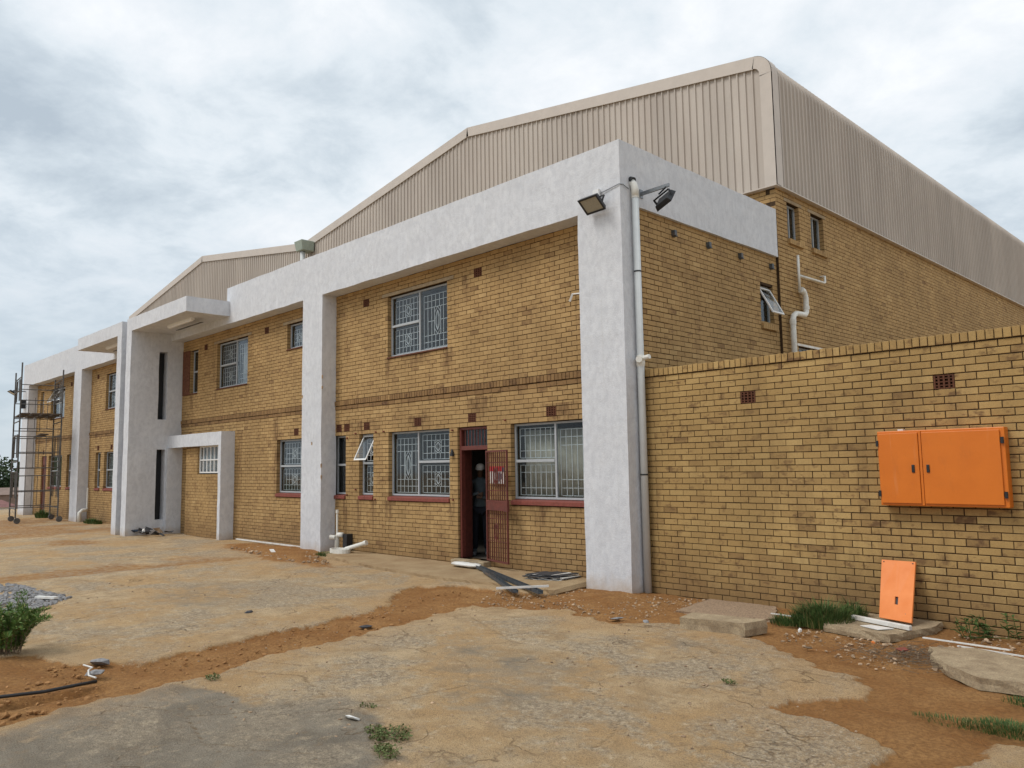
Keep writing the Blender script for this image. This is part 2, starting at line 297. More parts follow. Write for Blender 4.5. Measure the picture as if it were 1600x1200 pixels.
def arc(p, q, bulge, n=8):               # points of a bent line p->q
    p, q, bulge = Vector(p), Vector(q), Vector(bulge)
    return [p.lerp(q, i / n) + bulge * math.sin(math.pi * i / n) for i in range(n + 1)]
def wob(p, a, s=1.):                     # smooth wobble that depends only on the place, so neighbours stay joined
    n = mnoise.noise_vector(Vector(p) * s) * a; return (p[0] + n.x, p[1] + n.y, p[2] + n.z)
def plaster_box(name, x0, x1, y0, y1, z0, z1, parent, step=.2, amp=.009, mat='plaster_white'):
    ks = [max(1, round((b_ - a_) / step)) for a_, b_ in ((x0, x1), (y0, y1), (z0, z1))]; ax = [np.linspace(a_, b_, k + 1) for (a_, b_), k in zip(((x0, x1), (y0, y1), (z0, z1)), ks)]
    idx = {}; mb = MB()
    def vid(i, j, k):
        if (i, j, k) not in idx:
            p = (ax[0][i], ax[1][j], ax[2][k]); idx[(i, j, k)] = len(mb.v); q = wob(wob(p, amp, 1.9), amp * .4, 7); mb.v.append(q)
        return idx[(i, j, k)]
    nx, ny, nz = ks
    for i in range(nx):
        for j in range(ny):
            for k, fl in ((0, 1), (nz, 0)):
                f = [vid(i, j, k), vid(i + 1, j, k), vid(i + 1, j + 1, k), vid(i, j + 1, k)]; mb.f.append(tuple(f[::-1] if fl else f))
    for i in range(nx):
        for k in range(nz):
            for j, fl in ((0, 0), (ny, 1)):
                f = [vid(i, j, k), vid(i + 1, j, k), vid(i + 1, j, k + 1), vid(i, j, k + 1)]; mb.f.append(tuple(f[::-1] if fl else f))
    for j in range(ny):
        for k in range(nz):
            for i, fl in ((0, 1), (nx, 0)):
                f = [vid(i, j, k), vid(i, j + 1, k), vid(i, j + 1, k + 1), vid(i, j, k + 1)]; mb.f.append(tuple(f[::-1] if fl else f))
    return mb.build(name, mat, parent)

# ------------------------------------------------------------------ brickwork
CO = .0853; BL, JT = .222, .010
BRICK_CACHE = {}
def brick_mesh(ln, ht, dp, tone, mat, seed):
    key = (round(ln, 3), round(ht, 3), round(dp, 3), round(tone * 11), mat, seed % 3)
    if key not in BRICK_CACHE:
        r = random.Random(str(key)); c = .0035; j = lambda: r.uniform(-.0016, .0016)
        v = [(0, 0, 0), (ln, 0, 0), (ln, 0, ht), (0, 0, ht)]                   # front face at depth 0 with a worn arris
        fr_ = [(c + j(), 0, c + j()), (ln - c + j(), 0, c + j()), (ln - c + j(), 0, ht - c + j()), (c + j(), 0, ht - c + j())]
        md = [(0, c, 0), (ln, c, 0), (ln, c, ht), (0, c, ht)]; bk = [(0, dp, 0), (ln, dp, 0), (ln, dp, ht), (0, dp, ht)]
        me = bpy.data.meshes.new('brick'); fs = [(0, 1, 2, 3)]
        for k in range(4): q = (k + 1) % 4; fs += [(k, 4 + k, 4 + q, q), (4 + k, 8 + k, 8 + q, 4 + q)]
        me.from_pydata(fr_ + md + bk, [], [f if i == 0 else f for i, f in enumerate(fs)]); me.materials.append(MATS[mat])
        me.attributes.new('tone', 'FLOAT', 'FACE').data.foreach_set('value', [tone] * len(fs)); BRICK_CACHE[key] = me
    return BRICK_CACHE[key]
def tone_of():
    t = rng.normal(.60, .10)
    if rng.random() < .05: t -= .35
    if rng.random() < .06: t += .25
    return float(np.clip(t, 0, 1))
def cut(u0, u1, z, ops, tol=.5, h=CO):
    segs = [(u0, u1)]
    for a, c, z0, z1 in ops:
        if z + h * .5 > z0 and z + h * .5 < z1:
            nx_ = []
            for s0, s1 in segs:
                if c <= s0 or a >= s1: nx_.append((s0, s1)); continue
                if a - s0 > .03: nx_.append((s0, a))
                if s1 - c > .03: nx_.append((c, s1))
            segs = nx_
    return segs
def course_bricks(L0, L1, z0, n, ops):
    out_ = []; ph = BL + JT
    for k in range(n):
        z = z0 + k * CO; off = (0 if k % 2 else ph / 2) + rng.uniform(-.006, .006)
        for s0, s1 in cut(L0, L1, z, ops):
            u = math.floor((s0 - off) / ph) * ph + off; row = []
            while u < s1:
                a, c = max(u, s0), min(u + BL + rng.uniform(-.003, .003), s1)
                if c > a: row.append([a, c])
                u += ph
            if len(row) > 1 and row[0][1] - row[0][0] < .05: row[1][0] = row[0][0]; row.pop(0)
            if len(row) > 1 and row[-1][1] - row[-1][0] < .05: row[-2][1] = row[-1][1]; row.pop()
            if row: row[0][0] = s0; row[-1][1] = s1
            out_ += [(a, c, z + .006, z + CO - .005) for a, c in row]
    return out_
def wall_frame(origin, udir, ndir):
    """u runs along the wall, n points outwards"""
    O = np.array(origin, float); U = np.array(udir, float); Nn = np.array(ndir, float)
    return O, U, Nn
def lay(bricks, frame, mat, wall, best, depth=.10, proud=.0, name='brick', rest='bricks'):
    """the `best` bricks that show largest become objects of their own, the others one mesh"""
    O, U, Nn = frame; sc = []
    for i, (a, c, z0, z1) in enumerate(bricks):
        P = O + U * (a + c) / 2 + np.array((0, 0, (z0 + z1) / 2)); u, v = proj(P); inside = 0 <= u <= 1600 and 0 <= v <= 1200
        sc.append(((1e9 if not inside else 0) + np.linalg.norm(P - CAM), i))
    single = set(i for d, i in sorted(sc)[:best] if d < 1e8)
    n = len(bricks); V = np.zeros((n * 8, 3)); F = []; T = []; Y = np.cross(np.array((0, 0, 1.)), U); flip = (Y @ Nn) > 0; k = 0
    rot = Matrix(((U[0], -Nn[0], 0, 0), (U[1], -Nn[1], 0, 0), (0, 0, 1, 0), (0, 0, 0, 1)))
    for i, (a, c, z0, z1) in enumerate(bricks):
        t_ = tone_of(); pj = proud + float(rng.normal(0, .0018)); dz = float(rng.normal(0, .001))
        if i in single:
            ob = bpy.data.objects.new(name, brick_mesh(c - a, z1 - z0, depth, t_, mat, i)); ob.parent = wall
            mm = rot.copy(); p = O + U * a + Nn * pj; mm.translation = Vector((p[0], p[1], O[2] + z0 + dz)); ob.matrix_world = mm
            ob.matrix_local = mm; COL.objects.link(ob); continue
        q = [O + U * uu + Nn * dd + np.array((0, 0, zz_ + dz)) for dd in (pj, pj - depth) for uu, zz_ in ((a, z0), (c, z0), (c, z1), (a, z1))]
        V[k * 8:k * 8 + 8] = q; o = k * 8
        fs = [(o, o + 1, o + 2, o + 3), (o, o + 4, o + 5, o + 1), (o + 1, o + 5, o + 6, o + 2), (o + 2, o + 6, o + 7, o + 3), (o + 3, o + 7, o + 4, o)]
        F += fs if not flip else [f[::-1] for f in fs]; T += [t_] * 5; k += 1
    if k:
        me = bpy.data.meshes.new(rest); me.from_pydata(V[:k * 8].tolist(), [], F); me.materials.append(MATS[mat])
        me.attributes.new('tone', 'FLOAT', 'FACE').data.foreach_set('value', T)
        ob = bpy.data.objects.new(rest, me); COL.objects.link(ob); ob.parent = wall; ob['kind'] = 'stuff'
def backing(name, frame, u0, u1, z0, z1, ops, thick, mat, parent, back=.009, grow=.004):
    """mortar core with the openings cut out of it"""
    O, U, Nn = frame; ops = [(a - grow, c + grow, p - grow, q + grow) for a, c, p, q in ops]
    us = sorted({u0, u1, *[x for o in ops for x in o[:2] if u0 < x < u1]}); zs = sorted({z0, z1, *[x for o in ops for x in o[2:] if z0 < x < z1]}); mb = MB()
    hole = lambda i, j: i < 0 or j < 0 or i >= len(us) - 1 or j >= len(zs) - 1 or any(o[0] < (us[i] + us[i + 1]) / 2 < o[1] and o[2] < (zs[j] + zs[j + 1]) / 2 < o[3] for o in ops)
    P = lambda u, d, z: O + U * u - Nn * d + np.array((0, 0, z)); b0, b1 = back, back + thick
    for i in range(len(us) - 1):
        for j in range(len(zs) - 1):
            if hole(i, j): continue
            a, c, p, q = us[i], us[i + 1], zs[j], zs[j + 1]
            mb.add([P(a, b0, p), P(c, b0, p), P(c, b0, q), P(a, b0, q)], [(0, 1, 2, 3)]); mb.add([P(a, b1, p), P(c, b1, p), P(c, b1, q), P(a, b1, q)], [(3, 2, 1, 0)])
            for di, dj, e0, e1 in ((-1, 0, (a, p), (a, q)), (1, 0, (c, p), (c, q)), (0, -1, (a, p), (c, p)), (0, 1, (a, q), (c, q))):
                if hole(i + di, j + dj): mb.add([P(e0[0], b0, e0[1]), P(e1[0], b0, e1[1]), P(e1[0], b1, e1[1]), P(e0[0], b1, e0[1])], [(0, 1, 2, 3)])
    return mb.build(name, mat, parent)

# ------------------------------------------------------------------ key dimensions (metres)
D = .376; H = 6.954; HB = 5.936; SD = 5.134; L = 35.37
GZ0, GZ1 = 14 * CO, 31 * CO                         # ground-floor window opening
BZ = 38 * CO; UB = BZ + .2145                       # string course
UZ0, UZ1 = UB + 9 * CO, UB + 25 * CO                # upper window opening

# ------------------------------------------------------------------ ground
def seg_dist(P, pts, closed=False):
    d = np.full(len(P), 1e9); n = len(pts)
    for i in range(n if closed else n - 1):
        a = np.array(pts[i]); c = np.array(pts[(i + 1) % n]); ab = c - a; t_ = np.clip(((P - a) @ ab) / max(ab @ ab, 1e-9), 0, 1); d = np.minimum(d, np.linalg.norm(P - a - t_[:, None] * ab, axis=1))
    return d
def inside(P, poly):
    r = np.zeros(len(P), bool); n = len(poly); x, y = P[:, 0], P[:, 1]
    for i in range(n):
        x1, y1 = poly[i]; x2, y2 = poly[(i + 1) % n]; c = (y1 > y) != (y2 > y); r ^= c & (x < (x2 - x1) * (y - y1) / (y2 - y1 + 1e-12) + x1)
    return r
def sdf(P, poly): d = seg_dist(P, poly, True); return np.where(inside(P, poly), d, -d)
def vnoise(P, s, oct_=4, seed=0):                   # value noise on arrays
    out_ = np.zeros(len(P)); amp = 1; tot = 0
    for o in range(oct_):
        q = P * s * 2 ** o + 17.3 * o + seed * 5.1; i = np.floor(q).astype(np.int64); f = q - i; f = f * f * (3 - 2 * f)
        hsh = lambda a, b_: (np.sin(a * 127.1 + b_ * 311.7 + seed * 3.3) * 43758.5453) % 1
        v = (hsh(i[:, 0], i[:, 1]) * (1 - f[:, 0]) + hsh(i[:, 0] + 1, i[:, 1]) * f[:, 0]) * (1 - f[:, 1]) + (hsh(i[:, 0], i[:, 1] + 1) * (1 - f[:, 0]) + hsh(i[:, 0] + 1, i[:, 1] + 1) * f[:, 0]) * f[:, 1]
        out_ += v * amp; tot += amp; amp *= .5
    return out_ / tot
TRENCH = [(.1, -9.6), (.06, -8.0), (.09, -7.6), (-.06, -7.3), (-.15, -6.81), (-.18, -6.34), (-.28, -5.76), (-.45, -4.98), (-.56, -4.12), (-.66, -3.57), (-.92, -2.92), (-1.02, -2.27), (-.45, -2.04), (.18, -1.62), (1.1, -2.05),
          (1.73, -1.45), (2.89, -1.51), (3.36, -1.84), (4.06, -2.29), (4.28, -2.33), (4.53, -2.56), (4.61, -2.87), (4.15, -3.31), (4.08, -3.68), (4.68, -3.77), (4.87, -3.89), (5.11, -3.95), (5.14, -4.26), (5.15, -4.44), (5.3, -5.2),
          (5.7, -5.0), (5.51, -4.1), (5.52, -3.72), (5.55, -3.38), (5.8, -3.25), (7.5, -2.9), (14, -2.6), (14, .6), (-.2, .6), (-.9, .5), (-.95, -.9), (-2.05, -.99), (-2.67, -1.25), (-3.1, -1.75), (-2.7, -2.36), (-2.09, -2.91), (-1.73, -3.44), (-1.67, -3.97), (-1.63, -4.57), (-1.42, -5.2),
          (-1.24, -6.0), (-1.15, -6.54), (-1.54, -6.99), (-2.31, -7.25), (-2.45, -7.49), (-2.7, -9.6)]
MOUND = [(-8.4, .6), (-8.3, -.2), (-7.2, -.9), (-6.2, -1.1), (-7.0, -1.45), (-9.2, -1.3), (-11.5, -.9), (-12.6, -.5), (-12.2, .1), (-10.4, .5)]
GREY = [(-.2, -6.7), (.4, -6.4), (1.03, -6.2), (1.25, -5.95), (1.45, -5.77), (1.79, -5.84), (2.26, -6.08), (2.94, -6.51), (3.5, -7.2), (3, -10), (0, -10), (.2, -8)]
GREYS = [[(-3, -4.6), (-3.4, -3.4), (-4.8, -2.6), (-6.5, -3.6), (-6, -4.8), (-4.5, -5.3)], [(.2, -3.9), (1.4, -3.4), (2.5, -3.6), (2.6, -4.4), (3.4, -5.0), (2.5, -5.6), (1.4, -4.9)], [(1.6, -1.9), (2.8, -1.9), (3.4, -2.5), (2.2, -2.7)], [(-9, -5.2), (-11, -4.7), (-13, -5.1), (-11, -5.8)]]
CRACKS = [[(-.3, -4.6), (.5, -4.3), (1.3, -4.4), (1.9, -4.9), (1.8, -5.6), (1.6, -5.8), (1.85, -5.9), (2.3, -6.1), (2.9, -6.5), (3.3, -7.5)], [(-.9, -2.6), (.1, -3.0), (.9, -3.4), (1.9, -3.25), (2.6, -3.5), (3.2, -3.55), (4.1, -3.6)], [(1.2, -2.1), (1.0, -2.9), (.4, -3.3)],
          [(3.2, -2.1), (3.6, -2.6), (3.5, -3.0), (3.9, -3.3)], [(3.6, -2.6), (4.2, -2.5)], [(2.6, -3.5), (2.7, -4.2), (3.4, -4.6), (3.7, -5.4)], [(-2.2, -3.5), (-5, -4.2), (-9, -5.2), (-16, -7)], [(-4.5, -1.6), (-8, -2.2), (-14, -3.5)], [(-6.2, -1.4), (-5.2, -4.0), (-4.6, -6.5)], [(-9.5, -1.2), (-8.3, -5.0), (-7.6, -8)],
          [(-12.8, -.6), (-12, -3.2), (-11.4, -6)], [(.1, -7.2), (.9, -6.9), (1.3, -6.3), (1.2, -6.0)], [(.9, -6.9), (1.6, -7.1), (2.4, -6.7)], [(-.2, -6.1), (.5, -5.7), (1.25, -5.95)], [(.6, -5.0), (.2, -5.5), (-.3, -5.7)]]
xs = np.concatenate([np.array([-900, -500, -300, -200, -140, -100, -80, -65, -55, -48, -42]), np.arange(-38, -13, .2), np.arange(-13, -3.2, .07), np.arange(-3.2, 6.8, .03), np.arange(6.8, 14, .12), np.array([15, 17, 20, 26, 40, 80, 200, 500, 900])])
ys = np.concatenate([np.array([-900, -500, -200, -100, -60, -40, -25, -18, -14, -12]), np.arange(-10.4, -8.6, .12), np.arange(-8.6, .62, .03), np.array([.8, 1.5, 3, 6, 12, 25, 50, 100, 200, 500, 900])])
gx, gy = np.meshgrid(xs, ys, indexing='ij'); P = np.stack([gx.ravel(), gy.ravel()], 1)
W = P + np.stack([vnoise(P, 1.6, 5, 1) - .5, vnoise(P, 1.6, 5, 2) - .5], 1) * np.where(np.abs(P[:, :1]) > 30, 0, .42) + np.stack([vnoise(P, 6.5, 4, 21) - .5, vnoise(P, 6.5, 4, 22) - .5], 1) * np.where(np.abs(P[:, :1]) > 14, 0, .20)
near = (P[:, 0] > -40) & (P[:, 0] < 16) & (P[:, 1] > -14) & (P[:, 1] < 2)
sd_d = np.full(len(P), -5.); sd_m = np.full(len(P), -5.); gy_a = np.zeros(len(P)); crk = np.full(len(P), 9.)
sd_d[near] = sdf(W[near], TRENCH); sd_m[near] = sdf(W[near], MOUND); Wc = P + np.stack([vnoise(P, 2.3, 5, 5) - .5, vnoise(P, 2.3, 5, 6) - .5], 1) * .16
for c_ in CRACKS: crk[near] = np.minimum(crk[near], seg_dist(Wc[near], c_))
gy_a[near] = np.clip(sdf(W[near], GREY) / .25 + .5, 0, 1)
for g_ in GREYS: gy_a[near] = np.maximum(gy_a[near], np.clip(sdf(W[near], g_) / 1.0 + .30, 0, .55))
dust_a = np.clip(1 + sd_d / 1.1, 0, 1) * .8; dust_a = np.maximum(dust_a, np.clip(1 + sd_m / 1.5, 0, 1) * .8); dirt_a = np.maximum(np.clip(sd_d / .12 + .5, 0, 1), np.clip(sd_m / .5 + .45, 0, .9))
far_d = np.clip((vnoise(P, .22, 4, 9) - .52) * 4, 0, .55) * (P[:, 0] < -9); dirt_a = np.maximum(dirt_a, far_d)
crk_a = np.clip(1 - crk / .028, 0, 1) * (vnoise(P, 2.4, 3, 12) > .36)
fine = (vnoise(P, 3, 5, 3) - .5) + (vnoise(P, 11, 3, 13) - .5) * .5
z = .012 * (vnoise(P, .7, 3, 4) - .5) * 2 + fine * .012
edge = np.clip(sd_d / .035 + .5, 0, 1); z = z - edge * (.022 + .03 * np.clip(vnoise(P, .9, 2, 31) * 2 - .6, 0, 1)) + edge * (vnoise(P, 7, 4, 8) - .5) * .035 - crk_a * .010
trc = np.clip((.1 - np.abs(P[:, 0] + .55 - (P[:, 1] + 7.6) * .1)) / .1 + .6, 0, 1) * np.clip((-6.9 - P[:, 1]) / .4, 0, 1); z -= trc * .10
z += np.clip(sd_m / .5, 0, 1) * .05 * (.6 + vnoise(P, 5, 4, 10)) + np.exp(-((P[:, 0] + .2) ** 2 / .9 + (P[:, 1] + .35) ** 2 / .5)) * .05
heap = np.exp(-((P[:, 0] + 2.0) ** 2 / 1.2 + (P[:, 1] + 8.3) ** 2 / .6)) * .16; z += heap
z = np.where(near, z, 0); z = np.where(P[:, 0] < -42, np.maximum((P[:, 0] + 42) * .085, -8), z)
nx_, ny_ = len(xs), len(ys); V = np.stack([P[:, 0], P[:, 1], z], 1)
ii, jj = np.meshgrid(np.arange(nx_ - 1), np.arange(ny_ - 1), indexing='ij'); q0 = (ii * ny_ + jj).ravel(); Q = np.stack([q0, q0 + ny_, q0 + ny_ + 1, q0 + 1], 1)
qc = P[Q].mean(1); qd = dirt_a[Q].mean(1); qs = sd_d[Q].mean(1)
# which concrete slab a face belongs to: 0 soil, 1 front left, 2 front right, 3 right, 4 yard
lab = np.full(len(Q), 4); Wq = W[Q].mean(1); lab[(Wq[:, 0] > -.9) & (Wq[:, 1] < -1.3)] = 2
g1 = np.zeros(len(Q), bool); nearq = (qc[:, 0] > -40) & (qc[:, 0] < 16) & (qc[:, 1] > -14) & (qc[:, 1] < 2)
lab[(Wq[:, 0] > -.9) & (Wq[:, 0] < 3.6) & (Wq[:, 1] < -5.95 + .35 * np.clip(1.9 - Wq[:, 0], 0, 2))] = 1
lab[(Wq[:, 0] > 5.3) & (Wq[:, 1] < -3.0)] = 3
lab[qs > 0] = 0; lab[~nearq] = 0; lab[(~nearq) & (qc[:, 0] > -42) & (qc[:, 1] < 1)] = 4
def submesh(name, sel, mat):
    f = Q[sel]; used, inv = np.unique(f, return_inverse=True); f = inv.reshape(-1, 4)
    me = bpy.data.meshes.new(name); me.vertices.add(len(used)); me.vertices.foreach_set('co', V[used].ravel())
    me.loops.add(len(f) * 4); me.loops.foreach_set('vertex_index', f.ravel().astype(np.int32)); me.polygons.add(len(f)); me.polygons.foreach_set('loop_start', np.arange(0, len(f) * 4, 4, dtype=np.int32))
    me.update(calc_edges=True); me.validate(); me.materials.append(MATS[mat])
    for nme, arr in (('dirt', dirt_a), ('grey', gy_a), ('crack', crk_a), ('dust', dust_a)): me.attributes.new(nme, 'FLOAT', 'POINT').data.foreach_set('value', arr[used].astype(np.float32))
    me.shade_smooth(); ob = bpy.data.objects.new(name, me); COL.objects.link(ob); ob['kind'] = 'structure'; return ob
for l_, nme, txt in ((0, 'ground', 'bare orange soil with stones running through the yard'), (1, 'concrete_slab', 'dark grey cracked concrete in the left foreground'), (2, 'concrete_slab', 'sandy cracked concrete in the middle foreground'), (3, 'concrete_slab', 'broken concrete corner at the lower right'), (4, 'concrete_yard', 'dusty tan concrete yard along the building')):
    ob = submesh(nme, lab == l_, 'ground'); ob['label'] = txt

# ------------------------------------------------------------------ office building
office = thing('office_building', 'long two-storey yellow brick office block with white plaster pillars and parapet', 'building')
# windows and doors of the front: x0, x1, z0, z1
FW_ = dict(
    up_main=(-6.66, -4.65, UZ0, UZ1), low_a=(-6.63, -4.61, GZ0, GZ1), low_b=(-2.90, -.90, GZ0, GZ1), low_c=(-7.74, -7.19, GZ0, GZ1), low_d=(-8.80, -8.28, GZ0, GZ1), door=(-4.37, -3.52, 2 * CO, GZ1),
    up_two=(-15.17, -13.22, UZ0, UZ1), up_small=(-11.04, -9.80, UZ0 + 8 * CO, UZ1), up_narrow=(-17.05, -16.50, UZ0, UZ1), low_two=(-11.50, -9.50, GZ0, GZ1),
    far_up=(-24.85, -22.85, UZ0, UZ1), far_low=(-24.78, -22.78, GZ0, GZ1), far_slim=(-25.78, -25.20, GZ0, GZ1),
    end_up=(-32.15, -30.10, UZ0, UZ1), end_slim=(-33.80, -33.30, UZ0 + 4 * CO, UZ1), end_door=(-33.25, -32.45, 2 * CO, GZ1), end_low=(-32.15, -30.15, GZ0, GZ1), end_low2=(-29.45, -28.90, GZ0, GZ1))
bays = [(-8.75, -.86, 170), (-17.66, -9.57, 0), (-26.62, -18.83, 0), (-34.43, -27.49, 0)]
VENTS = {0: [(-8.57, 2.79), (-8.24, 2.79), (-7.45, 2.79), (-5.61, 2.79), (-3.94, 2.79), (-1.90, 2.79), (-7.48, 5.61), (-3.73, 5.61)], 1: [(-12.14, 5.61), (-15.95, 5.61), (-10.52, 2.79)], 2: [(-25.8, 5.61), (-25.5, 2.79), (-24.0, 2.79)], 3: [(-33.0, 2.79), (-31.1, 5.7), (-29.2, 5.61)]}
front = wall_frame((0, D, 0), (1, 0, 0), (0, -1, 0))
def snap_vent(x, zc, base0):
    k = round((zc - CO - base0) / CO); return (x - .116, x + .116, base0 + k * CO, base0 + (k + 2) * CO)
def air_brick(frame, op, parent):
    O, U, Nn = frame; a, c, p, q = op; a += .006; c -= .006; p += .006; q -= .005; mb = MB(); P = lambda u, d, z_: O + U * u - Nn * d + np.array((0, 0, z_))
    def bx(u0, u1, z0, z1, d0, d1):
        pts = [P(u0, d0, z0), P(u1, d0, z0), P(u1, d1, z0), P(u0, d1, z0), P(u0, d0, z1), P(u1, d0, z1), P(u1, d1, z1), P(u0, d1, z1)]; mb.hexa(pts, .4)
    nx, nz = 5, 5
    for i in range(nx): x = a + (c - a) * i / (nx - 1); bx(x - .010 + (.010 if i == 0 else -.010 if i == nx - 1 else 0), x + .010 + (.010 if i == 0 else -.010 if i == nx - 1 else 0), p, q, -.002, .05)
    for j in range(nz): zc = p + (q - p) * j / (nz - 1); s_ = .007 if j == 0 else -.007 if j == nz - 1 else 0; bx(a + .001, c - .001, zc - .007 + s_, zc + .007 + s_, .003, .05)
    bx(a + .002, c - .002, p + .002, q - .002, .052, .07)
    return mb.build('air_brick', 'air_brick', parent, tone=True)
allops = list(FW_.values())
budget = 300
for bi, (x0, x1, best) in enumerate(bays):
    ops = [o for o in allops if o[0] < x1 and o[1] > x0]
    vl = [snap_vent(vx, vz, 0 if vz < 3.2 else UB) for vx, vz in VENTS[bi]]
    wall = backing('brick_wall', front, x0, x1, -.1, HB + .2, ops + vl, .21, 'mortar', office)
    lower = course_bricks(x0, x1, -CO, 39, ops + vl); upper = course_bricks(x0, x1, UB, 29, ops + vl)
    lay(lower + upper, front, 'brick_tan', wall, best)
    lay(course_bricks(x0, x1, BZ, 1, []), front, 'brick_band', wall, 0, .10, .012, rest='corbel_course')
    rl = []; u = x0
    while u < x1 - .08: rl.append((u + .004, u + .079, BZ + CO + .012, BZ + CO + .119)); u += .085
    lay(rl, front, 'brick_band', wall, 85 if bi == 0 else 0, .12, .027, name='band_brick', rest='band_course')
    for v_ in vl: air_brick(front, v_, wall)
# side wall of the office, above and behind the yard wall
SX = -.06
side = wall_frame((SX, 0, 0), (0, 1, 0), (1, 0, 0))
sideop = (4.42, 4.94, UB + 13 * CO, UB + 22 * CO)
swall = backing('brick_wall', side, .36, 5.133, 2.9, HB + .05, [sideop], .21, 'mortar', office)
lay(course_bricks(.40, 5.131, 2.985, 35, [sideop]), side, 'brick_tan', swall, 130)

def pane(x0, x1, y, z0, z1, parent): return MB().box(x0, x1, y - .002, y + .002, z0, z1).build('pane', 'glass', parent)
def frame_rect(mb, x0, x1, z0, z1, y, wd=.034, dp=.036):
    mb.box(x0, x0 + wd, y, y + dp, z0, z1); mb.box(x1 - wd, x1, y, y + dp, z0, z1); mb.box(x0 + wd, x1 - wd, y, y + dp, z0, z0 + wd); mb.box(x0 + wd, x1 - wd, y, y + dp, z1 - wd, z1)
def grille(x0, x1, z0, z1, y, parent, orn=True, n=None, mat='bar_white'):
    mb = MB(); w_ = .0095; wd = x1 - x0; ht = z1 - z0; n = n or max(3, round(wd / .135))
    xsb = [x0 + wd * i / n for i in range(n + 1)]; mid = (x0 + x1) / 2; half = min(.10, wd * .22); o0, o1 = z0 + ht * .24, z0 + ht * .76
    for x in xsb:
        if orn and abs(x - mid) < half * .98: mb.box(x - w_ / 2, x + w_ / 2, y, y + w_, z0, o0); mb.box(x - w_ / 2, x + w_ / 2, y, y + w_, o1, z1)
        else: mb.box(x - w_ / 2, x + w_ / 2, y, y + w_, z0, z1)
    for fr_ in ((0, .115, .24, .76, .885, 1) if ht > .9 else (0, .24, .76, 1)): zc = z0 + ht * fr_; mb.box(x0, x1, y + .012, y + .021, zc - w_ / 2, zc + w_ / 2)
    if orn:
        for s_ in (-1, 1):
            mb.box(mid + s_ * half - w_ / 2, mid + s_ * half + w_ / 2, y, y + w_, o0, o1)
            for k in (.35, .75): mb.tube(arc((mid, y + .005, o0 + (o1 - o0) * .14), (mid, y + .005, o1 - (o1 - o0) * .14), (s_ * half * k, 0, 0), 8), .0055, 5)
            for zc, zt in ((o0, o0 + (o1 - o0) * .22), (o1, o1 - (o1 - o0) * .22)): mb.tube([(mid, y + .005, zc), (mid + s_ * half, y + .005, zt)], .0055, 5)
            zc = (o0 + o1) / 2; xe = mid + s_ * wd * .36; mb.box(min(mid + s_ * half, xe), max(mid + s_ * half, xe), y, y + w_, zc - w_ / 2, zc + w_ / 2)
    return mb.build('burglar_bars', mat, parent)
def curtain(x0, x1, z0, z1, y, parent, mat):
    mb = MB(); n = 60; vs_ = []
    for i in range(n + 1):
        x = x0 + (x1 - x0) * i / n; yy = y + .022 * math.sin(i * .9) + .012 * math.sin(i * 2.3 + 1); vs_ += [(x, yy, z0), (x, yy, z1)]
    mb.add(vs_, [(2 * i, 2 * i + 2, 2 * i + 3, 2 * i + 1) for i in range(n)]); c_ = mb.build('curtain', mat, parent, smooth=True); so_ = c_.modifiers.new('thick', 'SOLIDIFY'); so_.thickness = .004; return c_
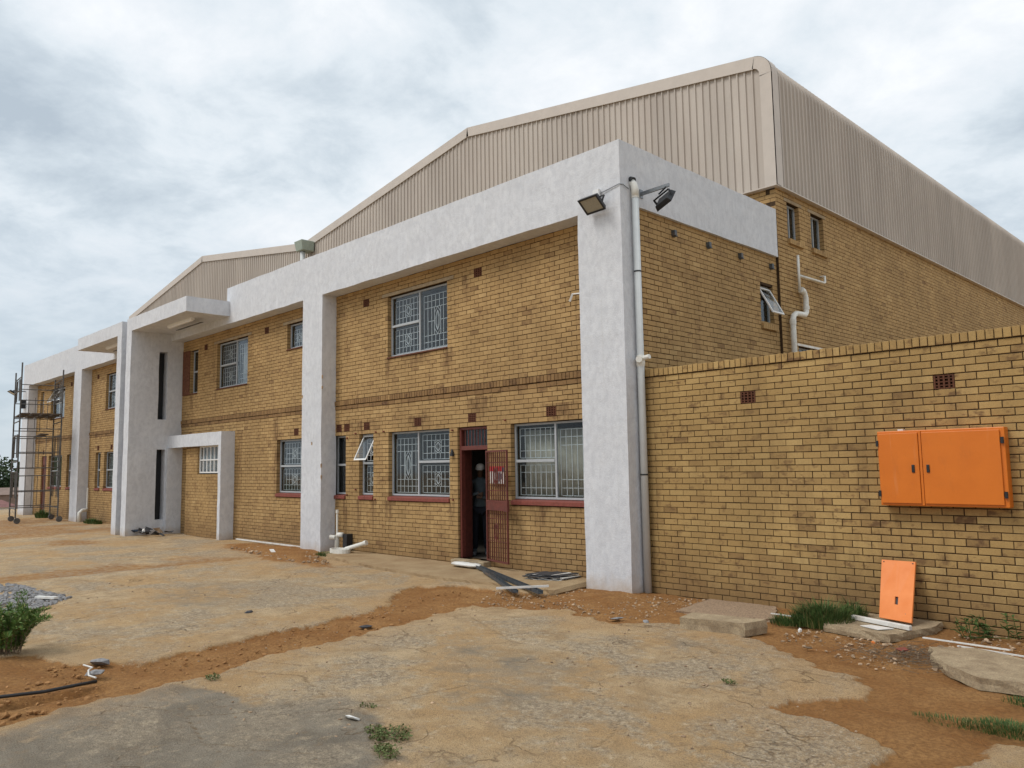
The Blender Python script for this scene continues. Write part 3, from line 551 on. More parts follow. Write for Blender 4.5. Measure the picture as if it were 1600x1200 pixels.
def window(op, layout, sill='brick', bars=True, cur=None, open_top=False, lintel=False, orn=True, mat='steel_frame', parent=office):
    """layout: list of (fraction width, split height or None) from left to right"""
    x0, x1, z0, z1 = op; x0 += .004; x1 -= .004; y = D + .095; zs0 = z0 + (.115 if sill == 'red' else .05); mb = MB(); frame_rect(mb, x0, x1, zs0, z1 - .004, y, .036, .04)
    parts = []; x = x0 + .036; tw = x1 - x0 - .072
    for k, (fw, sp) in enumerate(layout):
        xa, xb = x, x + tw * fw
        if k < len(layout) - 1: mb.box(xb - .02, xb + .02, y, y + .04, zs0 + .036, z1 - .04); xb2 = xb - .02
        else: xb2 = xb
        if k: xa += .02
        if sp:
            zm = zs0 + (z1 - zs0) * sp; mb.box(xa, xb2, y - .012, y + .04, zm - .024, zm + .024); parts += [(xa, xb2, zs0 + .036, zm - .024, 0), (xa, xb2, zm + .024, z1 - .04, 1)]
        else: parts.append((xa, xb2, zs0 + .036, z1 - .04, 0))
        x = xb
    wo = mb.build('window', mat, parent, bevel=.003)
    for xa, xb, za, zb, top in parts:
        if open_top and top and (open_top is True or abs(xa - x0) < .1):
            s = MB(); an = R(27); hz = zb; ln = zb - za + .02; dy, dz = -math.sin(an), -math.cos(an); P_ = lambda xx, q, o=0: (xx, y + dy * q + o * math.cos(an), hz + dz * q - o * math.sin(an) * -1)
            for (a0, a1, q0_, q1_) in ((xa, xa + .028, 0, ln), (xb - .028, xb, 0, ln), (xa + .028, xb - .028, 0, .028), (xa + .028, xb - .028, ln - .028, ln)):
                s.hexa([P_(a0, q1_), P_(a1, q1_), P_(a1, q1_, .025), P_(a0, q1_, .025), P_(a0, q0_), P_(a1, q0_), P_(a1, q0_, .025), P_(a0, q0_, .025)])
            sa = s.build('sash', 'white_frame', wo)
            g_ = MB(); g_.hexa([P_(xa + .02, ln - .02, .010), P_(xb - .02, ln - .02, .010), P_(xb - .02, ln - .02, .014), P_(xa + .02, ln - .02, .014), P_(xa + .02, .02, .010), P_(xb - .02, .02, .010), P_(xb - .02, .02, .014), P_(xa + .02, .02, .014)]).build('sash_pane', 'glass', wo)
        else:
            if top or layout[0][1] is None: pass
            pane(xa, xb, y + .02, za, zb, wo)
        if bars: grille(xa + .03, xb - .03, za + .03, zb - (.10 if zb > z1 - .1 and not top else .05), y + .075, wo, orn=orn and (xb - xa) > .35)
    if cur:
        f0, f1, cm = cur; curtain(x0 + (x1 - x0) * f0, x0 + (x1 - x0) * f1, zs0 + .02, z1 - .12, y + .19, wo, cm)
    if sill == 'red':
        s = MB(); s.hexa([(x0 - .002, D - .035, z0 + .012), (x1 + .002, D - .035, z0 + .012), (x1 + .002, y + .05, z0 + .012), (x0 - .002, y + .05, z0 + .012), (x0 - .002, D - .035, z0 + .085), (x1 + .002, D - .035, z0 + .085), (x1 + .002, y + .05, z0 + .113), (x0 - .002, y + .05, z0 + .113)]); s.build('sill', 'red_sill', wo, bevel=.006)
    else:
        s = MB(); s.hexa([(x0 - .002, D - .03, z0 + .004), (x1 + .002, D - .03, z0 + .004), (x1 + .002, y + .05, z0 + .004), (x0 - .002, y + .05, z0 + .004), (x0 - .002, D - .03, z0 + .034), (x1 + .002, D - .03, z0 + .034), (x1 + .002, y + .05, z0 + .048), (x0 - .002, y + .05, z0 + .048)]); s.build('sill', 'rust_red', wo, bevel=.004)
    if lintel: MB().box(x0 - .21, x1 + .21, D - .006, D + .06, z1 + .008, z1 + .075).build('lintel', 'concrete', wo)
    return wo
SPL = [(.5, .5), (.5, None)]; SPR = [(.45, None), (.55, .52)]
window(FW_['up_main'], SPL, lintel=True); window(FW_['low_a'], SPR, 'red'); window(FW_['low_b'], SPL, 'red', cur=(.04, .98, 'curtain_cloth'), orn=False)
window(FW_['low_c'], [(1, .52)], 'red', open_top=True); window(FW_['low_d'], [(1, .5)], 'red', bars=False)
window(FW_['up_two'], [(.56, .5), (.44, None)], lintel=True, cur=(.56, .97, 'curtain_pale')); window(FW_['up_small'], [(.5, None), (.5, None)], lintel=True); window(FW_['up_narrow'], [(1, .5)], bars=False); window(FW_['low_two'], [(.62, .5), (.38, None)], 'red')
window(FW_['far_up'], SPL, cur=(.3, .97, 'curtain_pale')); window(FW_['far_low'], SPL, 'red'); window(FW_['far_slim'], [(1, .5)], 'red', bars=False)
window(FW_['end_up'], [(.5, .5), (.5, .5)], open_top=True, bars=False, cur=(.05, .95, 'curtain_pale')); window(FW_['end_slim'], [(1, .5)], bars=False); window(FW_['end_low'], SPL, 'red', bars=False); window(FW_['end_low2'], [(1, .5)], 'red', bars=False)
# small pivot window in the side wall, sash propped open
a, c, p, q = sideop; mb = MB(); xw = SX - .09
for (y0, y1, z0, z1) in ((a, a + .03, p + .01, q), (c - .03, c, p + .01, q), (a + .03, c - .03, p + .01, p + .04), (a + .03, c - .03, q - .03, q)): mb.box(xw - .04, xw, y0, y1, z0, z1)
sw = mb.build('window', 'steel_frame', office); MB().box(xw - .022, xw - .018, a + .03, c - .03, p + .04, q - .28).build('pane', 'glass', sw)
an = R(28); ln = q - p - .16; hp = (xw + .02, q - .06); s = MB(); P_ = lambda yy, t_, o=0: (hp[0] + math.sin(an) * t_ + math.cos(an) * o, yy, hp[1] - math.cos(an) * t_ + math.sin(an) * o)
for (a0, a1, q0_, q1_) in ((a + .03, a + .06, 0, ln), (c - .06, c - .03, 0, ln), (a + .06, c - .06, 0, .03), (a + .06, c - .06, ln - .03, ln)): s.hexa([P_(a0, q1_), P_(a1, q1_), P_(a1, q1_, .025), P_(a0, q1_, .025), P_(a0, q0_), P_(a1, q0_), P_(a1, q0_, .025), P_(a0, q0_, .025)])
s.build('sash', 'white_frame', sw); MB().hexa([P_(a + .05, ln - .02, .01), P_(c - .05, ln - .02, .01), P_(c - .05, ln - .02, .014), P_(a + .05, ln - .02, .014), P_(a + .05, .02, .01), P_(c - .05, .02, .01), P_(c - .05, .02, .014), P_(a + .05, .02, .014)]).build('sash_pane', 'glass', sw)
def side_sill(y0, y1, zt, x, parent, mat):
    n = max(3, round((y1 - y0) / .085)); w_ = (y1 - y0) / n
    for i in range(n):
        mb = MB(); mb.hexa([(x - .10, y0 + i * w_ + .004, zt - .10), (x + .055, y0 + i * w_ + .004, zt - .115), (x + .055, y0 + (i + 1) * w_ - .004, zt - .115), (x - .10, y0 + (i + 1) * w_ - .004, zt - .10), (x - .10, y0 + i * w_ + .004, zt + .006), (x + .055, y0 + i * w_ + .004, zt - .012), (x + .055, y0 + (i + 1) * w_ - .004, zt - .012), (x - .10, y0 + (i + 1) * w_ - .004, zt + .006)], tone_of()); mb.build('sill_brick', mat, parent, tone=True)
side_sill(a - .02, c + .06, p, SX, sw, 'brick_tan')
# plaster frame: pillars, beam, parapets
for x0, x1, d0 in ((-.879, 0, .33), (-9.600, -8.721, D + .02), (-27.518, -26.589, D + .02), (-L, -34.405, D + .02)): plaster_box('pillar', x0, x1, 0, d0, -.12, HB, office)
pb = plaster_box('parapet_beam', -13.76, 0, 0, D + .09, HB, H, office); plaster_box('parapet_beam', -L, -22.80, 0, D + .09, HB, H, office)
plaster_box('parapet_beam', -17.63, -13.76, .004, D + .09, HB, 6.50, office); plaster_box('parapet_beam', -22.80, -18.86, .004, D + .09, HB, 6.50, office)
plaster_box('side_parapet', -.25, 0, D + .09, SD - .02, HB + .03, H, office)
# entrance fins and canopies
def fin(x0, x1, slit):
    Y0 = -1.2
    if slit:       # right-hand fin: two slit windows through its flank
        S0, S1 = -.36, -.10
        plaster_box('fin_wall', x0, x1, Y0, S0, -.1, 6.14, office); plaster_box('fin_wall', x0, x1, S1, D, -.1, 6.14, office)
        for z0, z1 in ((-.1, .43), (2.56, 3.48), (5.58, 6.14)): plaster_box('fin_wall', x0, x1, S0, S1, z0, z1, office)
        for z0, z1 in ((.43, 2.56), (3.48, 5.58)):
            mb = MB(); mb.box(x0 + .08, x0 + .11, S0, S0 + .03, z0, z1); mb.box(x0 + .08, x0 + .11, S1 - .03, S1, z0, z1); fo = mb.build('slit_window', 'black_plastic', office); MB().box(x0 + .09, x0 + .096, S0 + .03, S1 - .03, z0, z1).build('pane', 'black_plastic', fo)
    else: plaster_box('fin_wall', x0, x1, Y0, D, -.1, 6.14, office)
fin(-18.04, -17.63, True); fin(-18.86, -18.47, False)
def batten(xc, y0, y1, zt, label):
    li = thing('batten_light', label, 'light')
    MB().box(xc - .85, xc + .85, y0, y0 + .10, zt - .07, zt).build('housing', 'white_frame', li, bevel=.008); MB().box(xc - .80, xc + .80, y0 + .02, y0 + .08, zt - .10, zt - .07).build('tube', 'bar_white', li)
    MB().hexa([(xc - .8, y1, zt - .14), (xc + .9, y1, zt - .14), (xc + .9, y1 + .1, zt - .12), (xc - .8, y1 + .1, zt - .12), (xc - .8, y1, zt - .125), (xc + .9, y1, zt - .125), (xc + .9, y1 + .1, zt - .105), (xc - .8, y1 + .1, zt - .105)]).build('cover', 'channel_steel', li)
plaster_box('canopy', -18.04, -13.58, -1.2, 0, 6.14, 6.55, office); plaster_box('canopy', -22.90, -18.47, -1.2, 0, 6.14, 6.55, office)
batten(-15.2, -.75, -.52, 6.14, 'batten light under the right-hand entrance canopy'); batten(-20.6, -.75, -.52, 6.14, 'batten light under the left-hand entrance canopy')
# low portal with its brick infill and white barred window
plaster_box('portal_frame', -14.06, -13.9, -.02, D, -.1, 2.97, office); plaster_box('portal_frame', -17.63, -14.06, -.02, .09, 2.60, 2.97, office); plaster_box('portal_frame', -17.63, -17.50, -.08, D, -.1, 2.60, office)
pf = wall_frame((0, .15, 0), (1, 0, 0), (0, -1, 0)); pop = (-15.83, -14.10, 21 * CO, 30 * CO + .05)
pw = backing('brick_wall', pf, -16.64, -14.06, -.1, 2.60, [pop], .20, 'mortar_light', office); lay(course_bricks(-16.64, -14.06, -CO, 31, [pop]), pf, 'brick_tan', pw, 0)
mb = MB(); y = .21; frame_rect(mb, pop[0] + .004, pop[1] - .004, pop[2] + .03, pop[3] - .004, y, .04, .04)
for i in range(1, 7): x = pop[0] + (pop[1] - pop[0]) * i / 7; mb.box(x - .018, x + .018, y, y + .03, pop[2] + .07, pop[3] - .044)
zm = (pop[2] + pop[3]) / 2; mb.box(pop[0] + .044, pop[1] - .044, y - .004, y + .034, zm - .018, zm + .018)
pwi = mb.build('window', 'white_frame', office); pane(pop[0] + .03, pop[1] - .03, y + .036, pop[2] + .05, pop[3] - .03, pwi); curtain(pop[0] + .03, pop[1] - .03, pop[2] + .04, pop[3] - .02, y + .08, pwi, 'curtain_pale')
# roof slab, floors and rooms behind the glass
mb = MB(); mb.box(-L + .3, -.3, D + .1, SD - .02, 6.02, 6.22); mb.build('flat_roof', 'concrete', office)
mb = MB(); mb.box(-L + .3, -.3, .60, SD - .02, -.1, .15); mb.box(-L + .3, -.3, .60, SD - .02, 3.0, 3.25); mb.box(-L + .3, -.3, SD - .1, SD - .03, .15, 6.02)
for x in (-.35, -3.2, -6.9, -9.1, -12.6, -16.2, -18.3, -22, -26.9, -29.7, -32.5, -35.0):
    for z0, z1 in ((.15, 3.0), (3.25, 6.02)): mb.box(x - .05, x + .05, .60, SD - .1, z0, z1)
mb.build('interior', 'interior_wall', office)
# doors: open front door with fanlight and steel security gate, closed red door at the far end
x0, x1, z0, z1 = FW_['door']; dy = D + .05; mb = MB(); zt = 2.235
mb.box(x0 + .004, x0 + .055, dy, dy + .10, z0, z1 - .004); mb.box(x1 - .055, x1 - .004, dy, dy + .10, z0, z1 - .004); mb.box(x0 + .055, x1 - .055, dy, dy + .10, z1 - .05, z1 - .004); mb.box(x0 + .055, x1 - .055, dy, dy + .10, zt - .03, zt + .05)
door = mb.build('door_frame', 'red_paint', office, bevel=.004)
mb = MB()
for i in range(1, 8): x = x0 + .055 + (x1 - x0 - .11) * i / 8; mb.box(x - .007, x + .007, dy + .02, dy + .034, zt + .05, z1 - .05)
mb.build('fanlight_bars', 'red_paint', door); pane(x0 + .055, x1 - .055, dy + .07, zt + .05, z1 - .05, door)
MB().box(x0 + .004, x0 + .05, dy + .101, dy + .26, z0, zt).build('door_lining', 'door_wood', door)
MB().hexa([(x0 - .02, .71, z0 + .02), (x0 - .72, .98, z0 + .02), (x0 - .70, 1.02, z0 + .02), (x0, .75, z0 + .02), (x0 - .02, .71, zt - .035), (x0 - .72, .98, zt - .035), (x0 - .70, 1.02, zt - .035), (x0, .75, zt - .035)]).build('door_leaf', 'door_wood', door, bevel=.004)
MB().box(x0 - .02, x1 + .05, D - .18, D + .19, .04, z0 - .004).build('doorstep', 'concrete', door, bevel=.012)
gate = empty('security_gate', (-3.53, .352, 0)); gate.parent = office; gate.rotation_euler = (0, 0, math.atan2(-.212, .78)); GW = .80
mb = MB(); g0, g1 = .19, 2.18
for x in (0, GW - .03): mb.box(x, x + .03, -.015, .015, g0, g1)
for zc in (g0, 1.10, 1.25, g1 - .03): mb.box(.03, GW - .03, -.015, .015, zc, zc + .03)
mb.build('gate_frame', 'red_paint', gate)
for i in range(1, 9):
    x = .03 + (GW - .06) * i / 9; ob = MB().box(-.008, .008, -.008, .008, g0 + .03, g1 - .03).build('gate_bar', 'red_paint', gate, loc=(x, 0, 0))
mb = MB(); mb.box(.03, GW - .03, -.010, .010, 1.13, 1.25); mb.box(GW - .11, GW + .015, -.022, .022, 1.09, 1.29); mb.build('lock_box', 'red_paint', gate)
mb = MB()
for zc in (.55, .95, 1.45, 1.95): mb.box(.03, GW - .03, -.004, .004, zc, zc + .012)
for zc in (.72, 1.72):
    for s_ in (-1, 1):
        for k in (.05, .09): mb.tube(arc((.36, 0, zc - .17), (.36, 0, zc + .17), (s_ * k, 0, 0)), .006, 5)
mb.build('gate_scroll', 'red_paint', gate)
mb = MB(); mb.box(.12, .68, .014, .019, 1.58, 1.89); po = mb.build('gate_poster', 'white_scrap', gate); MB().box(.12, .68, .009, .0135, 1.80, 1.89).build('poster_header', 'poster_red', po)
mb = MB(); mb.box(.46, .50, .010, .0135, 1.62, 1.78); mb.box(.54, .57, .010, .0135, 1.66, 1.76); mb.box(.60, .66, .008, .0085, 1.79, 1.87); mb.build('poster_print', 'poster_ink', po)
x0, x1, z0, z1 = FW_['end_door']; mb = MB(); mb.box(x0 + .004, x0 + .05, dy, dy + .08, z0, z1 - .004); mb.box(x1 - .05, x1 - .004, dy, dy + .08, z0, z1 - .004); mb.box(x0 + .05, x1 - .05, dy, dy + .08, 2.24, z1 - .004); ed = mb.build('door_frame', 'red_paint', office)
MB().box(x0 + .05, x1 - .05, dy + .02, dy + .06, z0 + .01, 2.238).build('door_leaf', 'door_wood', ed)
# folded rusty shutter beside the narrow upper window
mb = MB()
for i in range(4): x = -17.50 + i * .11; mb.hexa([(x, D - .06, UZ0), (x + .10, D - .02, UZ0), (x + .10, D - .004, UZ0), (x, D - .04, UZ0), (x, D - .06, UZ1 + .02), (x + .10, D - .02, UZ1 + .02), (x + .10, D - .004, UZ1 + .02), (x, D - .04, UZ1 + .02)])
mb.build('shutter', 'rust_red', office)
# chipped plaster spots on the middle pillar
for x, zc in ((-8.70, 4.01), (-8.70, 3.76), (-9.13, 2.48), (-8.71, 1.97), (-8.71, 1.71), (-9.57, 3.6)):
    mb = MB(); n = 9; vs_ = [(x + random.uniform(.012, .034) * math.cos(6.283 * k / n), -.008, zc + random.uniform(.03, .06) * math.sin(6.283 * k / n)) for k in range(n)]; mb.add(vs_ + [(a_, .01, c_) for a_, _, c_ in vs_], [tuple(range(n))] + [(k, n + k, n + (k + 1) % n, (k + 1) % n) for k in range(n)]); mb.build('plaster_chip', 'rubble_mix', office)
# insulator knobs at the window corners, bell and small bracket
for x, zc in ((-8.2, 2.58), (-7.86, 2.67), (-7.08, 2.67), (-4.50, 2.60), (-6.78, 2.67), (-8.2, 1.30), (-7.85, 1.42), (-4.5, 1.26), (-7.1, 1.22), (-3.02, 2.72)):
    MB().tube([(x, D + .002, zc), (x, D - .03, zc), (x, D - .045, zc)], [.014, .018, .008], 8).build('insulator_knob', 'red_sill', office, smooth=True)
MB().tube([(-4.50, D - .03, 2.10), (-4.50, D - .03, 2.17), (-4.50, D - .03, 2.24)], [.045, .032, .008], 8).build('bell', 'black_plastic', office)
MB().bar((-.9, D - .02, 4.72), (-1.30, D - .06, 4.75), .02).bar((-1.30, D - .06, 4.75), (-1.33, D - .1, 4.62), .03).build('camera_bracket', 'white_frame', office)
for y in (1.49, 2.57, 3.68, 4.87): MB().box(SX + .003, SX + .07, y - .04, y + .03, 5.70, 5.79).box(SX + .015, SX + .09, y - .03, y + .015, 5.675, 5.699).build('wall_bracket', 'channel_steel', office)

# ------------------------------------------------------------------ apron along the wall
def slab(name, poly, z0, z1, mat, label, cat, jag=.03, kind=None, tilt=(0, 0)):
    pts = []
    for i in range(len(poly)):
        a_ = np.array(poly[i]); c_ = np.array(poly[(i + 1) % len(poly)]); n = max(1, int(np.linalg.norm(c_ - a_) / .10))
        for k in range(n): q_ = a_ + (c_ - a_) * k / n; pts.append(q_ + rng.uniform(-jag, jag, 2) * (.35 if k == 0 else 1))
    n = len(pts); top = [(p_[0], p_[1], z1 + tilt[0] * p_[0] + tilt[1] * p_[1] + rng.uniform(-.004, .004)) for p_ in pts]; c_ = np.mean(pts, 0); mid = [(p_[0] + (c_[0] - p_[0]) * -.012 + rng.uniform(-.012, .012), p_[1] + rng.uniform(-.012, .012), (z0 + t_[2]) / 2) for p_, t_ in zip(pts, top)]
    bot = [(p_[0], p_[1], z0) for p_ in pts]; mb = MB(); mb.add(top + mid + bot, [tuple(range(n))] + [(k, n + k, n + (k + 1) % n, (k + 1) % n) for k in range(n)] + [(n + k, 2 * n + k, 2 * n + (k + 1) % n, n + (k + 1) % n) for k in range(n)])
    ob = mb.build(name, mat); tag(ob, label, cat, kind=kind); return ob
ap = slab('pavement', [(-8.5, .38), (-8.35, -.15), (-7.2, -.55), (-5.2, -.85), (-3.2, -.95), (-2.1, -.82), (-.86, -.78), (-.95, .0), (-.92, .38)], -.05, .065, 'concrete', 'narrow worn concrete apron along the foot of the wall', None, .02, 'structure', (0, .02))
ap.data.materials.clear(); b = NB('apron'); c = b.mix(b.ramp(b.noise(2.2, 7, .65), [(.3, 0), (.7, 1)]), (.30, .20, .11), (.43, .32, .19)); c = b.mix(b.ramp(b.noise(100, 3, .7), [(.38, .6), (.48, 0)]), c, (.14, .10, .06)); b.bump(b.noise(60, 5, .7), .6, .01); b.done(c, .93, .15); ap.data.materials.append(MATS['apron'])

# ------------------------------------------------------------------ yard wall
yard = thing('yard_wall', 'tall yellow brick boundary wall with upright brick coping at right', 'wall')
YZ = 3.213; yf = wall_frame((0, D, 0), (1, 0, 0), (0, -1, 0)); YX1 = 11.0
yv = [snap_vent(1.80, 2.785, YZ - 40 * CO), snap_vent(4.29, 2.765, YZ - 40 * CO)]
yv = [(a_, c_, p_, q_) for a_, c_, p_, q_ in yv]
yb = backing('wall_core', yf, .004, YX1, -.25, YZ + .004, yv, .19, 'mortar', yard)
lay(course_bricks(.006, YX1, YZ - 40 * CO, 40, yv), yf, 'brick_yellow', yard, 300, .09)
for v_ in yv: air_brick(yf, v_, yard)
cop = []; u = .01
while u < YX1 - .08: wj = .0755 + random.uniform(-.002, .002); cop.append((u, u + wj, YZ + .010 + random.uniform(-.002, .002), YZ + .120 + random.uniform(-.005, .005))); u += wj + .0105
lay(cop, yf, 'brick_yellow', yard, 300, .235, .022, name='coping_brick', rest='coping_bricks')
MB().box(.01, YX1, D - .012, D + .19, YZ + .004, YZ + .095).build('coping_mortar', 'mortar', yard)

# ------------------------------------------------------------------ warehouse
ware = thing('warehouse', 'large double-gabled warehouse clad in ribbed beige sheeting over brick walls', 'warehouse')
WB = 7.47; EAVE = 10.19; RX, RZ = -9.25, 11.60; VX, VZ = -18.45, 10.14; R2X, R2Z = -27.45, 11.50; EX, EZ = -36.6, 10.05; WL = 46.
wf = wall_frame((0, 0, 0), (0, 1, 0), (1, 0, 0))
wops = [(5.60, 6.14, WB - 12 * CO, WB - 3 * CO), (6.68, 7.30, WB - 12 * CO, WB - 3 * CO), (5.80, 8.0, WB - 49 * CO, WB - 38 * CO)]
ww = backing('side_wall', wf, SD, WL, -.1, WB, wops, .2, 'mortar', ware)
lay(course_bricks(SD + .005, WL, WB - 70 * CO, 70, wops), wf, 'brick_tan', ww, 300)
wfr = wall_frame((0, SD, 0), (1, 0, 0), (0, -1, 0)); wfw = backing('front_wall', wfr, -36.5, -.012, 6.0, WB, [], .2, 'mortar', ware); lay(course_bricks(-4.0, -.004, WB - 14 * CO, 14, []), wfr, 'brick_tan', wfw, 0); lay(course_bricks(-19, -12, WB - 14 * CO, 14, []), wfr, 'brick_tan', wfw, 0)
for a, c, p, q in wops[:2]:
    mb = MB(); x = -.10
    for (y0, y1, z0, z1) in ((a, a + .03, p, q), (c - .03, c, p, q), (a + .03, c - .03, p, p + .03), (a + .03, c - .03, q - .03, q), ((a + c) / 2 - .012, (a + c) / 2 + .012, p + .03, q - .03)): mb.box(x - .04, x, y0, y1, z0, z1)
    wo = mb.build('window', 'steel_frame', ware); MB().box(x - .022, x - .018, a + .03, c - .03, p + .03, q - .03).build('pane', 'glass', wo); side_sill(a - .03, c + .10, p, 0, wo, 'brick_tan'); curtain_m = MB().box(x - .4, x - .38, a - .2, c + .2, p - .2, q + .1).build('blind', 'curtain_pale', wo)
    MB().box(-.05, .006, a - .12, c + .12, q + .006, q + .07).build('lintel', 'concrete', wo)
a, c, p, q = wops[2]; mb = MB(); x = -.10
for i in range(6): y = a + (c - a - .03) * i / 5; mb.box(x - .04, x, y, y + .03, p, q)
mb.box(x - .035, x - .005, a, c, q - .03, q - .001); wo = mb.build('window', 'steel_frame', ware); MB().box(x - .022, x - .018, a, c, p, q - .03).build('pane', 'glass', wo); MB().box(-.03, .03, a - .1, c + .1, q + .006, q + .05).build('lintel', 'white_scrap', wo)
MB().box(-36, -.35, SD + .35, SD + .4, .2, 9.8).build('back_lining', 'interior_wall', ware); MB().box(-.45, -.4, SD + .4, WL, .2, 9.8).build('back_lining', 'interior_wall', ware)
PITCH = .1715
def prof():                                     # one rib pitch: (along, proud)
    return [(0, 0), (.118, 0), (.130, .034), (.156, .034), (.168, 0)]
def gable_sheet(xa, xb, ztop):
    mb = MB(); pts = []; n = round((xb - xa) / PITCH)
    for k in range(n): pts += [(xa + k * PITCH + a_, d_) for a_, d_ in prof()]
    pts.append((xb, 0)); vs_ = []
    for x, d_ in pts: vs_ += [(x, SD - .055 - d_, WB - .03), (x, SD - .055 - d_, ztop(x))]
    mb.add(vs_, [(2 * i, 2 * i + 2, 2 * i + 3, 2 * i + 1) for i in range(len(pts) - 1)]); return mb.build('cladding_sheet', 'cladding', ware)
def roofz(x):
    if x > RX: return RZ + (10.21 - RZ) * (x - RX) / (-.36 - RX)
    if x > VX: return VZ + (RZ - VZ) * (x - VX) / (RX - VX)
    if x > R2X: return R2Z + (VZ - R2Z) * (x - R2X) / (VX - R2X)
    return EZ + (R2Z - EZ) * (x - EX) / (R2X - EX)
x = -.14
while x > EX + .7: xa = x - 4 * PITCH; gable_sheet(xa, x, lambda t_: roofz(min(t_, -.4)) - .12 - max(0, .35 + t_) ** 2 * 2.5); x = xa
# curved side sheets
RAD = .42; sl_ = math.atan2(RZ - 10.24, 8.9)
path = [(.055, WB - .03), (.055, 9.80)]; c0 = (.055 - RAD, 9.80)
for k in range(1, 9): an = (math.pi / 2 - sl_ * 1.0) * k / 8; path.append((c0[0] + RAD * math.cos(an), c0[1] + RAD * math.sin(an)))
xe, ze = path[-1]; path.append((RX, ze + (xe - RX) * math.tan(sl_)))
def side_sheet():
    pts = []
    for k in range(4): pts += [(k * PITCH + a_, d_) for a_, d_ in prof()]
    pts.append((4 * PITCH, 0)); vs_ = []; m_ = len(path); nr = []
    for i in range(m_):
        a_, c_ = path[max(i - 1, 0)], path[min(i + 1, m_ - 1)]; t_ = np.array((c_[0] - a_[0], c_[1] - a_[1])); t_ /= np.linalg.norm(t_); nr.append((t_[1], -t_[0]))
    for y_, d_ in pts: vs_ += [(path[i][0] + nr[i][0] * d_, y_, path[i][1] + nr[i][1] * d_) for i in range(m_)]
    mb = MB(); mb.add(vs_, [(i * m_ + j, (i + 1) * m_ + j, (i + 1) * m_ + j + 1, i * m_ + j + 1) for i in range(len(pts) - 1) for j in range(m_ - 1)]); return mb
ss = side_sheet().build('cladding_sheet', 'cladding', ware, loc=(0, SD + .10, 0)); y = SD + .10 + 4 * PITCH
while y < WL - .5: o = ss.copy(); COL.objects.link(o); o.location = (0, y, 0); y += 4 * PITCH
mb = MB()
for (xa, za, xb, zb) in ((RX, path[-1][1], VX, VZ + .05), (VX, VZ + .05, R2X, R2Z + .05), (R2X, R2Z + .05, EX, EZ + .05)): mb.hexa([(xb, SD - .02, zb - .03), (xa, SD - .02, za - .03), (xa, WL, za - .03), (xb, WL, zb - .03), (xb, SD - .02, zb), (xa, SD - .02, za), (xa, WL, za), (xb, WL, zb)])
mb.build('roof', 'cladding', ware)
MB().box(EX, -.1, WL, WL + .2, 0, 10).build('rear_wall', 'cladding', ware); MB().box(EX - .1, EX, SD, WL, 0, EZ).build('end_wall', 'cladding', ware)
def strip(name, pl, wd, y0, y1):                 # flashing that follows a line in the gable plane
    mb = MB(); n = len(pl); inn = []
    for i in range(n):
        a_, c_ = np.array(pl[max(i - 1, 0)]), np.array(pl[min(i + 1, n - 1)]); t_ = c_ - a_; t_ /= np.linalg.norm(t_); inn.append((pl[i][0] - t_[1] * wd, pl[i][1] + t_[0] * wd))
    vs_ = []
    for (a_, c_), (e_, f_) in zip(pl, inn): vs_ += [(a_, y0, c_), (e_, y0, f_), (a_, y1, c_), (e_, y1, f_)]
    fs = []
    for i in range(n - 1): k = 4 * i; fs += [(k, k + 4, k + 5, k + 1), (k + 2, k + 3, k + 7, k + 6), (k, k + 2, k + 6, k + 4), (k + 1, k + 5, k + 7, k + 3)]
    mb.add(vs_, fs); return mb.build(name, 'flashing', ware)
yo = SD - .115
outl = [(p_[0] + .045, p_[1] + (.0 if i < 2 else .04)) for i, p_ in enumerate(path[:-1])]
strip('corner_flashing', outl[:2], .26, yo, yo + .03); strip('corner_flashing', [outl[1]] + outl[2:], .26, yo, yo + .03)
xs1, zs1 = outl[-1]
strip('barge_flashing', [(xs1, zs1), (RX, RZ + .06)], .27, yo, yo + .03); strip('barge_flashing', [(RX, RZ + .06), (VX + .1, VZ + .10)], .27, yo, yo + .03); strip('barge_flashing', [(VX - .1, VZ + .10), (R2X, R2Z + .06)], .27, yo, yo + .03); strip('barge_flashing', [(R2X, R2Z + .06), (EX, EZ + .06)], .27, yo, yo + .03)
mb = MB(); n = len(outl); vs_ = []
for a_, c_ in outl: vs_ += [(a_, yo, c_), (a_, SD + .17, c_)]
mb.add(vs_, [(2 * i, 2 * i + 1, 2 * i + 3, 2 * i + 2) for i in range(n - 1)]); cfl = mb.build('corner_flashing', 'flashing', ware); so_ = cfl.modifiers.new('thick', 'SOLIDIFY'); so_.thickness = .006
MB().box(-36.5, .09, yo - .01, SD + .06, WB - .055, WB - .032).box(-.02, .105, SD + .061, WL, WB - .055, WB - .032).build('drip_flashing', 'flashing', ware)
hop = empty('gutter_hopper', (0, 0, 0)); hop.parent = ware
mb = MB(); mb.hexa([(-18.15, 4.55, 9.74), (-17.70, 4.55, 9.74), (-17.70, SD - .12, 9.74), (-18.15, SD - .12, 9.74), (-18.20, 4.48, 10.10), (-17.65, 4.48, 10.10), (-17.65, SD - .12, 10.10), (-18.20, SD - .12, 10.10)]); mb.build('hopper_box', 'hopper_green', hop, bevel=.02); MB().tube([(-17.95, 4.7, 9.72), (-17.95, 4.7, 6.2)], .09, 10).build('hopper_outlet', 'pvc_grey', hop, smooth=True)

